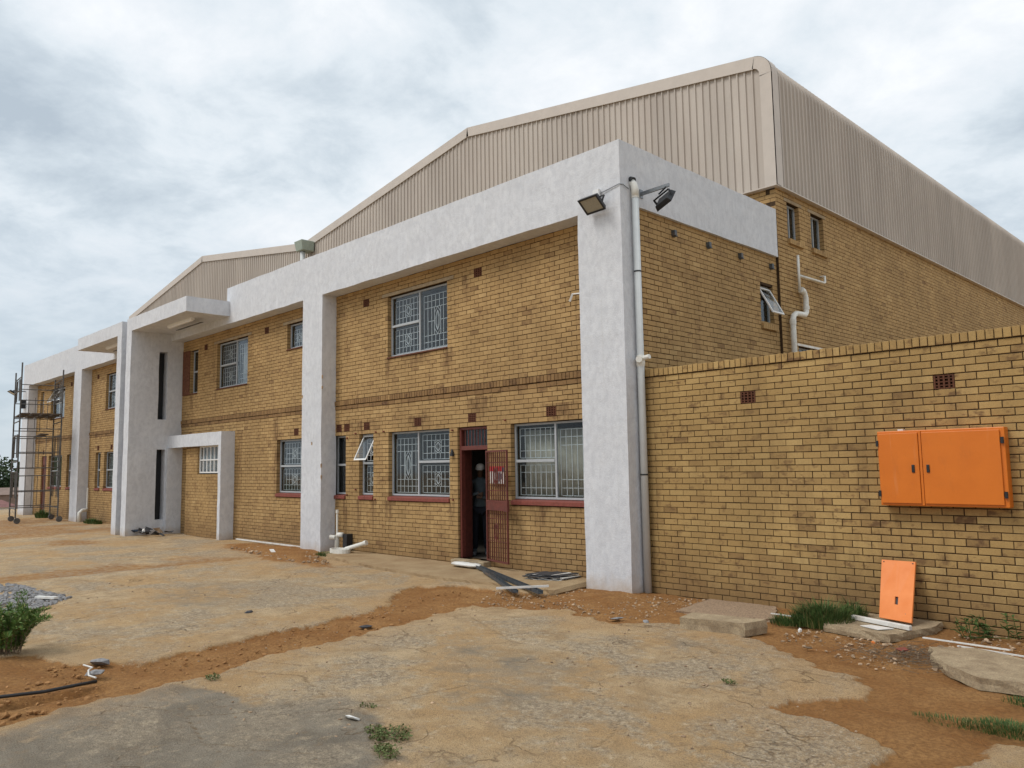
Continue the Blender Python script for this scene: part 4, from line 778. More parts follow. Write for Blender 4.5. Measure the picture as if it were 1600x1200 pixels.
# ------------------------------------------------------------------ pipes and fittings
dp = thing('downpipe', 'white plastic downpipe on the corner pillar beside the yard wall', 'pipe')
px, py = .075, .285
MB().tube([(px, py, -.02), (px, py, 6.05)], .056, 16).build('pipe', 'pvc_grey', dp, smooth=True)
MB().tube([(px, py, 6.06), (px, py, 6.20), (px - .02, py, 6.27), (px - .06, py + .0, 6.32)], [.060, .060, .058, .058], 14).build('elbow', 'pvc', dp, smooth=True)
MB().tube([(.05, py, 6.33), (-.01, py, 6.36)], .062, 12).build('outlet_hole', 'black_plastic', dp)
for zc in (1.72, 4.86, 6.05): MB().tube([(px, py, zc), (px, py, zc + .022)], .0605, 16).build('clip', 'black_plastic' if zc < 6 else 'pvc', dp)
MB().tube([(px, py, 3.38), (px, py, 3.42), (px, py, 3.52), (px, py, 3.56)], [.058, .068, .068, .058], 14).tube([(px, py - .03, 3.48), (px + .05, py - .11, 3.48)], [.055, .05], 12).tube([(px, py, 3.5), (px + .17, py + .0, 3.52)], [.04, .036], 10).build('inspection_collar', 'pvc', dp, smooth=False)
sp = thing('soil_pipe', 'white bent soil vent pipe on the warehouse side wall', 'pipe'); X = .10
pts = [(X, 5.40, 3.2), (X, 5.40, 4.70), (X, 5.44, 4.80), (X, 5.56, 4.86), (X, 5.95, 4.88), (X, 6.02, 4.94), (X, 6.03, 5.24), (X, 5.98, 5.34), (X, 5.86, 5.38)]
MB().tube(pts, .056, 14).build('pipe', 'pvc', sp, smooth=True); MB().tube([(X, 5.77, 5.36), (X, 5.77, 6.10)], .028, 10).build('vent_stack', 'pvc', sp, smooth=True); MB().tube([(X, 5.77, 5.68), (X, 6.95, 5.70), (X, 7.0, 5.72), (X, 7.0, 5.85), (0, 7.0, 5.86)], .026, 10).build('branch', 'pvc', sp, smooth=True)
for P0, P1 in (((X, 5.40, 4.62), (X, 5.40, 4.72)), ((X, 6.03, 5.0), (X, 6.03, 5.07)), ((X, 5.94, 5.36), (X, 5.84, 5.39))): MB().tube([P0, P1], .064, 14).build('socket', 'pvc', sp)
gl_ = thing('drain_gully', 'white waste pipe and round gully beside the middle pillar', 'drain')
MB().tube([(-8.34, .20, .42), (-8.34, .20, .88), (-8.34, .20, .90), (-8.34, .20, .97)], [.024, .024, .034, .034], 10).build('waste_pipe', 'pvc', gl_); MB().tube([(-8.34, .20, -.02), (-8.34, .20, .34), (-8.30, .20, .42), (-8.15, .22, .42)], .055, 12).build('bend', 'pvc', gl_, smooth=True); MB().tube([(-8.34, .14, .36), (-8.42, .06, .37)], .05, 12).build('inspection_cap', 'pvc', gl_)
MB().box(-8.14, -7.98, .22, D - .002, .1, .44).build('waste_box', 'black_plastic', gl_); mb = MB(); n = 20; ring = lambda r_, z_: [(-7.92 + r_ * math.cos(6.283 * k / n), .02 + r_ * .62 * math.sin(6.283 * k / n), z_) for k in range(n)]
mb.add(ring(.30, -.02) + ring(.31, .15) + ring(.26, .15) + ring(.24, .04), [(a_ * n + k, a_ * n + (k + 1) % n, (a_ + 1) * n + (k + 1) % n, (a_ + 1) * n + k) for a_ in range(3) for k in range(n)] + [tuple(3 * n + k for k in range(n))]); mb.build('gully_rim', 'pvc', gl_); MB().tube([(-7.75, .05, .15), (-7.25, .20, .29)], .045, 12).tube([(-7.27, .195, .285), (-7.20, .215, .304)], .055, 12).build('outlet_pipe', 'pvc', gl_)
fp = thing('drain_pipe', 'short white drain pipe at the foot of the far pillar', 'pipe'); MB().tube([(-26.35, .05, 0), (-26.35, .05, .35), (-26.32, .15, .45), (-26.32, .3, .45)], .07, 10).build('bend', 'pvc', fp, smooth=True); MB().tube([(-26.32, .3, .45), (-26.32, .3, 1.3)], .03, 8).build('pipe', 'pvc', fp)

def flood(label, base, centre, nrm, wx, hx, roll=0, rod=True):
    """floodlight with its lens facing along nrm"""
    fl = thing('floodlight', label, 'floodlight'); nv = Vector(nrm).normalized(); xv = nv.cross(Vector((0, 0, 1))).normalized(); xv = Matrix.Rotation(roll, 3, nv) @ xv; zv = xv.cross(nv).normalized(); c_ = Vector(centre)
    q = lambda a_, d_, e_: c_ + xv * a_ + nv * d_ + zv * e_
    def bx(a0, a1, d0, d1, e0, e1, nm, mt, bv=0, taper=1):
        p_ = [q(a0 * taper, d0, e0 * taper), q(a1 * taper, d0, e0 * taper), q(a1, d1, e0), q(a0, d1, e0), q(a0 * taper, d0, e1 * taper), q(a1 * taper, d0, e1 * taper), q(a1, d1, e1), q(a0, d1, e1)]; return MB().hexa(p_).build(nm, mt, fl, bevel=bv)
    bx(-wx, wx, -.07, 0, -hx, hx, 'housing', 'black_plastic', .008, .86)
    mb = MB()
    for (a0, a1, e0, e1) in ((-wx, wx, -hx, -hx + .03), (-wx, wx, hx - .03, hx), (-wx, -wx + .03, -hx + .03, hx - .03), (wx - .03, wx, -hx + .03, hx - .03)): mb.hexa([q(a0, .001, e0), q(a1, .001, e0), q(a1, .014, e0), q(a0, .014, e0), q(a0, .001, e1), q(a1, .001, e1), q(a1, .014, e1), q(a0, .014, e1)])
    mb.build('bezel', 'black_plastic', fl); bx(-wx + .031, wx - .031, .001, .006, -hx + .031, hx - .031, 'lens', 'lamp_glass')
    mb = MB(); b_ = Vector(base); up_ = q(0, -.12, .03)
    for s_ in (-1, 1): mb.bar(q(s_ * (wx + .008), -.02, 0), q(s_ * (wx + .008), -.12, .03), .012, .03)
    mb.bar(q(-wx - .014, -.12, .03), q(wx + .014, -.12, .03), .03, .012); mb.build('bracket', 'black_plastic', fl)
    if rod: MB().bar(b_, up_, .035, .05).build('arm', 'galv', fl)
    return fl
f1 = flood('floodlight with glass facing out on the front of the corner pillar', (-.42, -.005, 6.13), (-.40, -.21, 5.95), (-.04, -.66, -.75), .20, .145, 0)
MB().box(-.50, -.38, -.06, -.008, 6.08, 6.24).build('junction_box', 'white_frame', f1); MB().tube([(-.40, -.02, 6.17), (-.2, -.014, 6.20), (-.01, -.014, 6.23), (.02, .05, 6.23), (.02, .2, 6.19)], .007, 6).build('cable', 'galv', f1)
f2 = flood('black floodlight on a steel arm out from the side parapet', (.01, .54, 6.19), (.42, .62, 5.99), (.35, .80, -.62), .165, .125, R(-18), rod=False)
MB().bar((.012, .54, 6.19), (.54, .54, 6.20), .03, .055).box(.002, .014, .50, .58, 6.12, 6.26).build('arm', 'galv', f2); MB().bar((.50, .54, 6.19), (.34, .54, 6.10), .03, .012).build('stirrup', 'black_plastic', f2)
f3 = flood('small floodlight on the far left end pillar', (-34.9, -.01, 5.7), (-34.9, -.55, 5.6), (0, -.5, -.85), .22, .18); MB().box(-35.0, -34.8, -.2, -.005, 4.9, 5.3).build('control_box', 'black_plastic', f3)

# ------------------------------------------------------------------ orange cabinet and panel
cb = thing('meter_cabinet', 'orange steel meter cabinet with two doors on the yard wall', 'cabinet'); CX0, CX1, CZ0, CZ1 = 3.56, 4.90, 1.36, 2.235; CY = .215
MB().box(CX0, CX1, CY, D - .012, CZ0, CZ1).build('body', 'orange_paint', cb, bevel=.008)
d1 = MB().box(CX0 + .018, 4.02, CY - .022, CY - .003, CZ0 + .03, CZ1 - .03).build('door', 'orange_paint', cb, bevel=.004); d1['label'] = 'narrow left cabinet door'; d2 = MB().box(4.06, CX1 - .045, CY - .022, CY - .003, CZ0 + .03, CZ1 - .03).build('door', 'orange_paint', cb, bevel=.004); d2['label'] = 'wide right cabinet door'
MB().box(4.028, 4.052, CY - .016, CY - .003, CZ0 + .01, CZ1 - .01).build('centre_post', 'orange_paint', cb)
for d_, x in ((d1, 3.955), (d2, 4.115)): MB().box(x - .016, x + .016, CY - .034, CY - .0225, 1.745, 1.835).build('handle', 'black_plastic', d_, bevel=.004)
for x, zc in ((CX0 + .004, 2.09), (CX0 + .004, 1.50), (CX1 - .022, 2.09), (CX1 - .022, 1.50)): MB().box(x - .014, x + .014, CY - .03, CY - .004, zc - .035, zc + .035).build('hinge', 'black_plastic', cb)
MB().box(3.78, 3.84, .27, .34, CZ1 + .002, CZ1 + .02).build('scrap', 'white_scrap', cb)
pn = thing('orange_panel', 'loose orange board with a slot leaning against the yard wall', 'panel')
B0, B1 = Vector((3.56, -.03, .085)), Vector((3.95, -.14, .085)); T0, T1 = Vector((3.49, D - .04, .70)), Vector((3.87, D - .04, .70)); nrm = (B1 - B0).cross(T0 - B0).normalized() * .02
lerp2 = lambda s_, t_: B0.lerp(B1, s_).lerp(T0.lerp(T1, s_), t_)
us_, ts_ = [0, .46, .56, 1], [0, .255, .385, 1]; mb = MB()
for i in range(3):
    for j in range(3):
        if i == 1 and j == 1: continue
        p_ = [lerp2(us_[i], ts_[j]), lerp2(us_[i + 1], ts_[j]), lerp2(us_[i + 1], ts_[j + 1]), lerp2(us_[i], ts_[j + 1])]; mb.hexa([p_[0] + nrm, p_[1] + nrm, p_[1], p_[0], p_[3] + nrm, p_[2] + nrm, p_[2], p_[3]])
mb.build('board', 'orange_panel', pn); p_ = [lerp2(.455, .25), lerp2(.565, .25), lerp2(.565, .39), lerp2(.455, .39)]; MB().hexa([p_[0] - nrm * .3, p_[1] - nrm * .3, p_[1] - nrm * .1, p_[0] - nrm * .1, p_[3] - nrm * .3, p_[2] - nrm * .3, p_[2] - nrm * .1, p_[3] - nrm * .1]).build('slot_back', 'dark_scrap', pn)
mb = MB()
for s_, t_ in ((.07, .965), (.93, .965)): c_ = lerp2(s_, t_) + nrm * 1.05; mb.tube([c_, c_ + nrm * .1], .008, 8)
mb.build('screw_hole', 'black_plastic', pn)
slab('footing_slab', [(3.05, .34), (3.15, -.62), (3.92, -.74), (4.12, -.05), (4.1, .34)], -.03, .055, 'concrete', 'flat concrete footing under the leaning orange board', 'slab', .012)
o = MB().bar((3.30, -.17, .085), (4.02, -.40, .085), .05, .05).build('white_plank', 'white_scrap', bevel=.006); tag(o, 'thick white plastic trunking at the foot of the orange board', 'plank')
o = MB().hexa([(3.52, -.50, .06), (3.75, -.60, .06), (3.86, -.44, .06), (3.60, -.40, .06), (3.52, -.50, .068), (3.75, -.60, .066), (3.86, -.44, .070), (3.60, -.40, .068)]).build('white_sheet', 'white_scrap'); tag(o, 'torn white sheet lying beside the trunking on the footing', 'scrap')
slab('loose_slab', [(1.88, -1.30), (1.93, -1.66), (2.66, -1.50), (2.75, -1.17)], -.02, .125, 'concrete', 'loose rectangular concrete block lying in front of the yard wall', 'slab', .012)
slab('flat_slab', [(1.28, -.78), (1.14, .27), (2.1, .30), (2.5, -.5), (1.95, -.72)], -.05, .007, 'grit', 'flat gritty concrete patch behind the loose block', 'slab', .02)
slab('broken_slab', [(4.45, -1.12), (4.55, -1.42), (4.80, -1.78), (5.12, -2.02), (5.6, -2.0), (6.1, -1.7), (5.9, -1.2), (5.2, -1.05), (4.78, -.90)], -.03, .072, 'concrete', 'ragged broken concrete slab at the right edge', 'slab', .035)
for (p0, p1, txt) in (((4.25, -.72, .07), (5.10, -1.0, .12), 'white strip resting on the broken slab edge'), ((4.55, -.66, .02), (5.3, -.78, .03), 'thin pale strip lying behind the broken slab'), ((2.35, -.3, .03), (2.95, -.35, .035), 'short white strip left of the dark grass tuft')):
    o = MB().bar(p0, p1, .022, .012).build('white_strip', 'white_scrap'); tag(o, txt, 'strip')

# ------------------------------------------------------------------ things by the door
cs = thing('steel_channels', 'two dark steel channels lying from the doorstep to the soil', 'steel')
def channel(p0, p1, w_, h_):
    a_, c_ = Vector(p0), Vector(p1); d_ = (c_ - a_).normalized(); r_ = d_.cross(Vector((0, 0, 1))).normalized(); mb = MB(); mb.bar(a_, c_, w_, .006)
    for s_ in (-1, 1): mb.bar(a_ + r_ * s_ * w_ / 2 + Vector((0, 0, h_ / 2)), c_ + r_ * s_ * w_ / 2 + Vector((0, 0, h_ / 2)), .006, h_)
    return mb.build('channel', 'channel_steel', cs)
channel((-3.42, .02, .09), (-.80, -1.12, .045), .075, .05); channel((-2.95, -.24, .085), (-1.20, -1.24, .035), .085, .04)
o = MB().bar((-1.42, -1.42, .10), (-.88, -.86, .12), .03, .03).build('white_batten', 'white_scrap'); tag(o, 'short white batten lying across the steel channels', 'batten')
mb = MB(); n = 16; m_ = 8; vs_ = []
for i in range(n + 1):
    for j in range(m_): u_ = i / n; a_ = 6.283 * j / m_; s_ = (1 - (2 * u_ - 1) ** 6) * (.9 + .2 * mnoise.noise(Vector((i * .4, j, 3)))); vs_.append((-4.20 + .80 * u_, .07 + .13 * s_ * math.cos(a_), .12 + .045 * s_ * math.sin(a_)))
mb.add(vs_, [(i * m_ + j, (i + 1) * m_ + j, (i + 1) * m_ + (j + 1) % m_, i * m_ + (j + 1) % m_) for i in range(n) for j in range(m_)]); o = mb.build('cement_bag', 'white_scrap', smooth=True); tag(o, 'white filled sack lying below the open doorway', 'bag')
bd = thing('cloth_bundle', 'pile of folded striped dust sheets on the apron by the pillar', 'cloth')
for k in range(7):
    mb = MB(); n = 14; zc = .065 + k * .013; x0_, y0_ = -1.95 + random.uniform(-.05, .05), -.05 + random.uniform(-.06, .06); vs_ = []
    for i in range(n + 1):
        for j in range(2): vs_.append((x0_ + .62 * (i / n) + .02 * j, y0_ + (-.24 + .48 * j) * (1 - .3 * abs(i / n - .4)) + .18 * (i / n), zc + .018 * mnoise.noise(Vector((i * .5, j * 2., k * 1.7)))))
    mb.add(vs_, [(2 * i, 2 * i + 2, 2 * i + 3, 2 * i + 1) for i in range(n)]); q_ = mb.build('fold', 'white_scrap' if k % 2 else 'dark_scrap', bd); so_ = q_.modifiers.new('thick', 'SOLIDIFY'); so_.thickness = .011
o = MB().bar((-13.6, .33, .03), (-9.75, .26, .04), .035, .035).build('white_conduit', 'white_scrap'); tag(o, 'long thin white conduit on the ground left of the middle pillar', 'pipe')
rub = thing('rubbish_heap', 'small heap of dark rags and scraps at the entrance fin', 'rubbish')
for k in range(16):
    c_ = (-17.1 + random.uniform(-.45, .5), -.75 + random.uniform(-.25, .5), .05 + random.uniform(0, .12)); mb = MB(); p_ = [(c_[0] + random.uniform(-.16, .16), c_[1] + random.uniform(-.14, .14), c_[2] + random.uniform(-.07, .10)) for _ in range(4)]; t_ = [(a_, b_ + .01, c2 + .012) for a_, b_, c2 in p_]; mb.hexa(p_ + t_); mb.build('rag', random.choice(['blue_cloth', 'dark_scrap', 'dark_scrap', 'white_scrap', 'rubble_mix']), rub)

# ------------------------------------------------------------------ person in the doorway
person = thing('person', 'person in white cap and dark clothes standing inside the open doorway', 'person')
def skin(name, verts, edges, radii, mat, parent, root=0, sub=2):
    me = bpy.data.meshes.new(name); me.from_pydata(verts, edges, []); ob = bpy.data.objects.new(name, me); COL.objects.link(ob); ob.parent = parent; me.materials.append(MATS[mat])
    ob.modifiers.new('skin', 'SKIN').use_smooth_shade = True
    for i, r_ in enumerate(radii): me.skin_vertices[0].data[i].radius = (r_, r_) if not isinstance(r_, tuple) else r_
    me.skin_vertices[0].data[root].use_root = True; sb = ob.modifiers.new('sub', 'SUBSURF'); sb.levels = sub; sb.render_levels = sub; return ob
Bx, By, Bz = -4.47, 1.05, .155
def pv(l): return [(Bx + x_ * .70 + y_ * .70, By + x_ * .70 - y_ * .70, Bz + z_) for x_, y_, z_ in l]     # local x = person's left, y = facing the yard
body = [(0, 0, .95), (0, 0, 1.12), (0, .01, 1.30), (0, 0, 1.44), (0, .01, 1.52), (0, .02, 1.60), (0, .025, 1.68), (0, .02, 1.75),
        (.10, 0, .90), (.11, .03, .50), (.12, 0, .09), (.12, .13, .04), (-.10, 0, .90), (-.11, .02, .50), (-.12, -.02, .09), (-.13, .11, .04),
        (.19, 0, 1.42), (.25, .0, 1.15), (.10, .20, 1.12), (.0, .24, 1.15), (-.19, 0, 1.42), (-.25, .02, 1.15), (-.10, .22, 1.20), (.0, .26, 1.22)]
bed = [(0, 1), (1, 2), (2, 3), (3, 4), (4, 5), (5, 6), (6, 7), (0, 8), (8, 9), (9, 10), (10, 11), (0, 12), (12, 13), (13, 14), (14, 15), (3, 16), (16, 17), (17, 18), (18, 19), (3, 20), (20, 21), (21, 22), (22, 23)]
brad = [(.15, .11), (.145, .10), (.16, .11), (.11, .08), .055, (.068, .082), (.075, .092), (.055, .065), .092, .062, .045, .035, .092, .062, .045, .035, .062, .048, .038, .030, .062, .048, .038, .030]
bo = skin('body', pv(body), bed, brad, 'shirt', person)
skin('trousers', pv([(0, 0, .97), (.10, 0, .88), (.11, .03, .50), (.12, 0, .10), (-.10, 0, .88), (-.11, .02, .50), (-.12, -.02, .10)]), [(0, 1), (1, 2), (2, 3), (0, 4), (4, 5), (5, 6)], [(.165, .125), .105, .075, .062, .105, .075, .062], 'trousers', person)
skin('face', pv([(0, .02, 1.50), (0, .03, 1.57), (0, .045, 1.63), (0, .045, 1.70), (0, .135, 1.645)]), [(0, 1), (1, 2), (2, 3), (2, 4)], [.054, (.066, .078), (.077, .090), (.076, .090), .012], 'skin', person)
for s_ in (-1, 1): skin('hand', pv([(s_ * .05, .235, 1.13 + .06 * (s_ < 0)), (s_ * -.01, .27, 1.15 + .06 * (s_ < 0)), (s_ * -.07, .275, 1.17 + .06 * (s_ < 0)), (s_ * -.075, .268, 1.15 + .06 * (s_ < 0)), (s_ * -.07, .262, 1.13 + .06 * (s_ < 0)), (s_ * -.062, .258, 1.112 + .06 * (s_ < 0)), (s_ * .02, .275, 1.20 + .06 * (s_ < 0))]), [(0, 1), (1, 2), (1, 3), (1, 4), (1, 5), (0, 6)], [.028, .030, .009, .009, .009, .008, .010], 'skin', person)
mb = MB(); n = 14; vs_ = []
for zc, r_ in ((1.675, .105), (1.70, .108), (1.745, .100), (1.785, .070), (1.80, .01)): vs_ += pv([(r_ * .88 * math.cos(6.283 * k / n), .04 + r_ * math.sin(6.283 * k / n), zc) for k in range(n)])
mb.add(vs_, [(i * n + k, i * n + (k + 1) % n, (i + 1) * n + (k + 1) % n, (i + 1) * n + k) for i in range(4) for k in range(n)]); pk = pv([(-.075, .12, 1.685), (.075, .12, 1.685), (.05, .22, 1.665), (-.05, .22, 1.665), (-.075, .12, 1.697), (.075, .12, 1.697), (.05, .22, 1.675), (-.05, .22, 1.675)]); mb.hexa(pk); mb.build('cap', 'cap_white', person, smooth=False)
for s_ in (-1, 1): skin('shoe', pv([(s_ * .12, -.05, .045), (s_ * .125, .05, .045), (s_ * .13, .17, .035)]), [(0, 1), (1, 2)], [.045, .05, .038], 'shoe', person)

# ------------------------------------------------------------------ scaffold tower
sc = thing('scaffold_tower', 'rusty mobile scaffold tower at the far left end of the building', 'scaffold')
ax_, ay_ = Vector((.993, -.12, 0)), Vector((.12, .993, 0)); P1 = Vector((-29.5, -1.60, 0)); LX, LY = 2.05, 1.40
post = [P1, P1 + ax_ * LX, P1 + ay_ * LY, P1 + ax_ * LX + ay_ * LY]; up3 = Vector((0, 0, 1))
for k, (p_, tz) in enumerate(zip(post, (5.95, 6.15, 5.75, 5.95))):
    MB().tube([p_ + up3 * .22, p_ + up3 * tz], .028, 8).build('post', 'scaffold_steel', sc)
    wh = MB().tube([p_ + Vector((-.035, .06, .11)), p_ + Vector((.035, .06, .11))], .11, 14).build('caster', 'scaffold_steel', sc); MB().bar(p_ + up3 * .24, p_ + Vector((0, .06, .11)), .05, .02).build('caster_fork', 'scaffold_steel', wh)
bar_ = lambda a_, c_, r_=.023, nm='brace': MB().tube([a_, c_], r_, 6).build(nm, 'scaffold_steel', sc)
for zc in (.55, 1.95, 2.35, 3.35, 3.9, 5.1, 5.6):
    bar_(post[0] + up3 * zc, post[1] + up3 * zc); bar_(post[2] + up3 * zc, post[3] + up3 * zc)
for a_, c_ in ((0, 2), (1, 3)):
    for zc in (.6, 1.2, 1.8, 2.1, 2.7, 3.3, 3.6, 4.1, 4.7, 5.3): bar_(post[a_] + up3 * zc, post[c_] + up3 * zc, .018, 'rung')
    for zc in (.6, 2.1, 3.6): bar_(post[a_].lerp(post[c_], .35) + up3 * zc, post[a_].lerp(post[c_], .35) + up3 * (zc + 1.2), .012, 'rung'); bar_(post[a_].lerp(post[c_], .65) + up3 * zc, post[a_].lerp(post[c_], .65) + up3 * (zc + 1.2), .012, 'rung')
for a_, c_ in ((0, 1), (2, 3)):
    for z0, z1 in ((1.95, .95), (3.4, 2.5), (5.55, 4.7)):
        for f0, f1 in ((.25, .15), (.4, .3), (.62, .72), (.78, .88)): bar_(post[a_].lerp(post[c_], f0) + up3 * z0, post[a_].lerp(post[c_], f1) + up3 * z1, .017)
for k in range(4):
    f = (k + .5) / 4; a_ = post[0].lerp(post[2], f) + up3 * 4.16 - ax_ * .15; c_ = post[1].lerp(post[3], f) + up3 * 4.18 + ax_ * .15; MB().bar(a_, c_, .30, .045).build('platform_plank', 'plank_wood', sc)
MB().bar(post[0].lerp(post[2], .6) + up3 * 3.36, post[1].lerp(post[3], .6) + up3 * 3.40, .28, .045).build('platform_plank', 'plank_wood', sc)

# ------------------------------------------------------------------ plants
def blades(mb, cx_, cy_, rx, ry, n, hmin, hmax, lean=.5, wd=.006, z0=0.):
    for _ in range(n):
        r_ = math.sqrt(random.random()); a_ = random.uniform(0, 6.283); x, y = cx_ + rx * r_ * math.cos(a_), cy_ + ry * r_ * math.sin(a_); h_ = random.uniform(hmin, hmax) * (1.1 - .6 * r_); d_ = random.uniform(0, 6.283); l_ = h_ * random.uniform(.1, lean) + .3 * h_ * r_
        dx, dy = .4 * math.cos(d_) + .6 * math.cos(a_), .4 * math.sin(d_) + .6 * math.sin(a_); px_, py_ = -dy * wd, dx * wd; t_ = random.random(); m1_ = (x + dx * l_ * .35, y + dy * l_ * .35, z0 + h_ * .62); e_ = (x + dx * l_, y + dy * l_, z0 + h_ * random.uniform(.7, 1))
        mb.add([(x - px_, y - py_, z0 - .01), (x + px_, y + py_, z0 - .01), (m1_[0] + px_ * .8, m1_[1] + py_ * .8, m1_[2]), (m1_[0] - px_ * .8, m1_[1] - py_ * .8, m1_[2]), e_], [(0, 1, 2, 3), (3, 2, 4)], t_)
mb = MB(); blades(mb, 3.02, -.35, .34, .32, 1500, .16, .38, .7); blades(mb, 2.72, -.62, .20, .14, 420, .06, .17, .8); blades(mb, 3.2, .05, .16, .18, 420, .18, .36, .5); o = mb.build('grass_tuft', 'grass_green', tone=True); tag(o, 'dense dark green grass tuft left of the leaning orange board', 'grass', 'grass tufts')
mb = MB(); blades(mb, 5.60, -3.08, .30, .18, 1100, .02, .075, 1.6, .003); blades(mb, 5.28, -3.15, .32, .12, 380, .012, .05, 1.6, .0028); o = mb.build('grass_patch', 'grass_green', tone=True); tag(o, 'low thin grass creeping over soil at the lower right corner', None, kind='stuff')
mb = MB(); blades(mb, 5.5, -2.3, .16, .10, 260, .02, .06, 1.2, .003); o = mb.build('grass_patch', 'grass_green', tone=True); tag(o, 'small grass patch at the right edge below the broken slab', None, kind='stuff')
mb = MB(); blades(mb, -8.15, -.22, .36, .12, 500, .05, .14, .8); o = mb.build('grass_tuft', 'grass_green', tone=True); tag(o, 'grass tuft in front of the gully by the middle pillar', 'grass', 'grass tufts')
mb = MB(); blades(mb, -9.9, -.65, .28, .12, 220, .03, .07, .9); o = mb.build('grass_tuft', 'grass_green', tone=True); tag(o, 'sparse short grass in soil left of the middle pillar', 'grass', 'grass tufts')
mb = MB(); blades(mb, -31.2, -.0, .55, .25, 400, .2, .5, .6, .02); o = mb.build('grass_tuft', 'grass_green', tone=True); tag(o, 'green weeds under the scaffold by the red door', 'grass', 'grass tufts')
mb = MB(); blades(mb, -24.9, .1, .8, .2, 400, .1, .3, .6, .02); o = mb.build('grass_tuft', 'grass_green', tone=True); tag(o, 'green weeds against the wall left of the fins', 'grass', 'grass tufts')
def leafy(name, label, stems, mat, cat, group=None):
    """low weed made of small oval leaves on short stalks"""
    mb = MB()
    for (x, y, r_, n, h_) in stems:
        for _ in range(n):
            a_ = random.uniform(0, 6.283); q_ = r_ * math.sqrt(random.random()); c_ = Vector((x + q_ * math.cos(a_), y + q_ * .6 * math.sin(a_), random.uniform(.005, h_))); d_ = Vector((random.uniform(-1, 1), random.uniform(-1, 1), random.uniform(-.1, .9))).normalized(); s_ = d_.cross(Vector((random.uniform(-1, 1), random.uniform(-1, 1), 1))).normalized(); l_ = random.uniform(.012, .026); t_ = random.random()
            mb.add([c_, c_ + d_ * l_ * .5 + s_ * l_ * .35, c_ + d_ * l_, c_ + d_ * l_ * .5 - s_ * l_ * .35], [(0, 1, 2, 3)], t_)
    o = mb.build(name, mat, tone=True); return tag(o, label, cat, group)
leafy('weed', 'creeping green weed in the joint of the front concrete', [(2.50, -6.12, .17, 420, .035), (2.34, -6.16, .10, 160, .03), (2.68, -6.34, .09, 150, .03), (2.8, -6.38, .12, 240, .06), (2.48, -6.24, .07, 90, .02), (1.78, -5.84, .09, 60, .015), (2.45, -5.98, .08, 40, .02)], 'weed_green', 'weed', 'weeds')
leafy('weed', 'tiny green weed on the grey slab near the trench', [(.02, -6.33, .09, 130, .035)], 'weed_green', 'weed', 'weeds'); leafy('weed', 'tiny weed in a crack on the right foreground concrete', [(3.55, -3.35, .07, 90, .03)], 'weed_green', 'weed', 'weeds')
wd_ = MB(); lf = MB()
for k in range(13):
    x, y = 4.62 + random.uniform(-.28, .34), .12 + random.uniform(-.26, .16); h_ = random.uniform(.08, .26); tp = Vector((x + random.uniform(-.12, .12), y - random.uniform(0, .12), h_))
    for _ in range(9): a_ = random.uniform(0, 6.283); d_ = Vector((math.cos(a_), math.sin(a_), random.uniform(.0, .7))).normalized(); c_ = Vector((x, y, 0)).lerp(tp, random.random()); s_ = d_.cross(Vector((0, 0, 1))).normalized(); l_ = random.uniform(.06, .14); lf.add([c_, c_ + d_ * l_ * .5 + s_ * l_ * .13, c_ + d_ * l_ + Vector((0, 0, -.02)), c_ + d_ * l_ * .5 - s_ * l_ * .13], [(0, 1, 2, 3)], random.random() * .8)
    wd_.tube([(x, y, -.01), tp], .004, 4); wd_.tube([(x, y, 0), (4.66, .10, -.005)], .003, 4)
wd = thing('weed', 'broad-leaved green weed at the foot of the yard wall far right', 'weed', 'weeds'); lf.build('leaves', 'grass_green', wd, tone=True); wd_.build('stalks', 'grass_green', wd, tone=True)
sh = thing('shrub', 'feathery green shrub on the soil at the left edge', 'shrub'); st = MB(); lv = MB(); SC = Vector((-2.55, -7.42, .04))
for k in range(95):
    a_ = random.uniform(0, 6.283); r0 = random.uniform(0, .16); base = SC + Vector((r0 * math.cos(a_), r0 * math.sin(a_), 0)); out_ = random.uniform(.06, .44); h_ = random.uniform(.22, .46) * (1.12 - .55 * out_); tp = SC + Vector((math.cos(a_) * out_, math.sin(a_) * out_, h_)); pts = [base.lerp(tp, f) + Vector((0, 0, .10 * math.sin(f * 3.14))) for f in (0, .25, .5, .75, 1)]
    st.tube(pts, [.0045, .004, .003, .002, .001], 4, False)
    for _ in range(110):
        f = random.uniform(.08, 1); i = min(3, int(f * 4)); c_ = pts[i].lerp(pts[i + 1], f * 4 - i); d_ = Vector((random.uniform(-1, 1), random.uniform(-1, 1), random.uniform(-.2, 1.1))).normalized(); s_ = d_.orthogonal().normalized(); l_ = random.uniform(.025, .065); lv.add([c_, c_ + d_ * l_ * .5 + s_ * l_ * .10, c_ + d_ * l_, c_ + d_ * l_ * .5 - s_ * l_ * .10], [(0, 1, 2, 3)], random.random())
for k in range(260):
    f = random.random(); c_ = SC + Vector((-.42 + .1 * random.random(), .2 + random.uniform(-.06, .06), .36 + .20 * f)); d_ = Vector((random.uniform(-1, 1), random.uniform(-1, 1), random.uniform(-.2, 1.1))).normalized(); s_ = d_.orthogonal().normalized(); l_ = random.uniform(.02, .05); lv.add([c_, c_ + d_ * l_ * .5 + s_ * l_ * .12, c_ + d_ * l_, c_ + d_ * l_ * .5 - s_ * l_ * .12], [(0, 1, 2, 3)], random.random())
st.tube([SC, SC + Vector((-.38, .2, .55))], .004, 4, False); lv.build('foliage', 'shrub_green', sh, tone=True); st.build('stem', 'twig', sh)

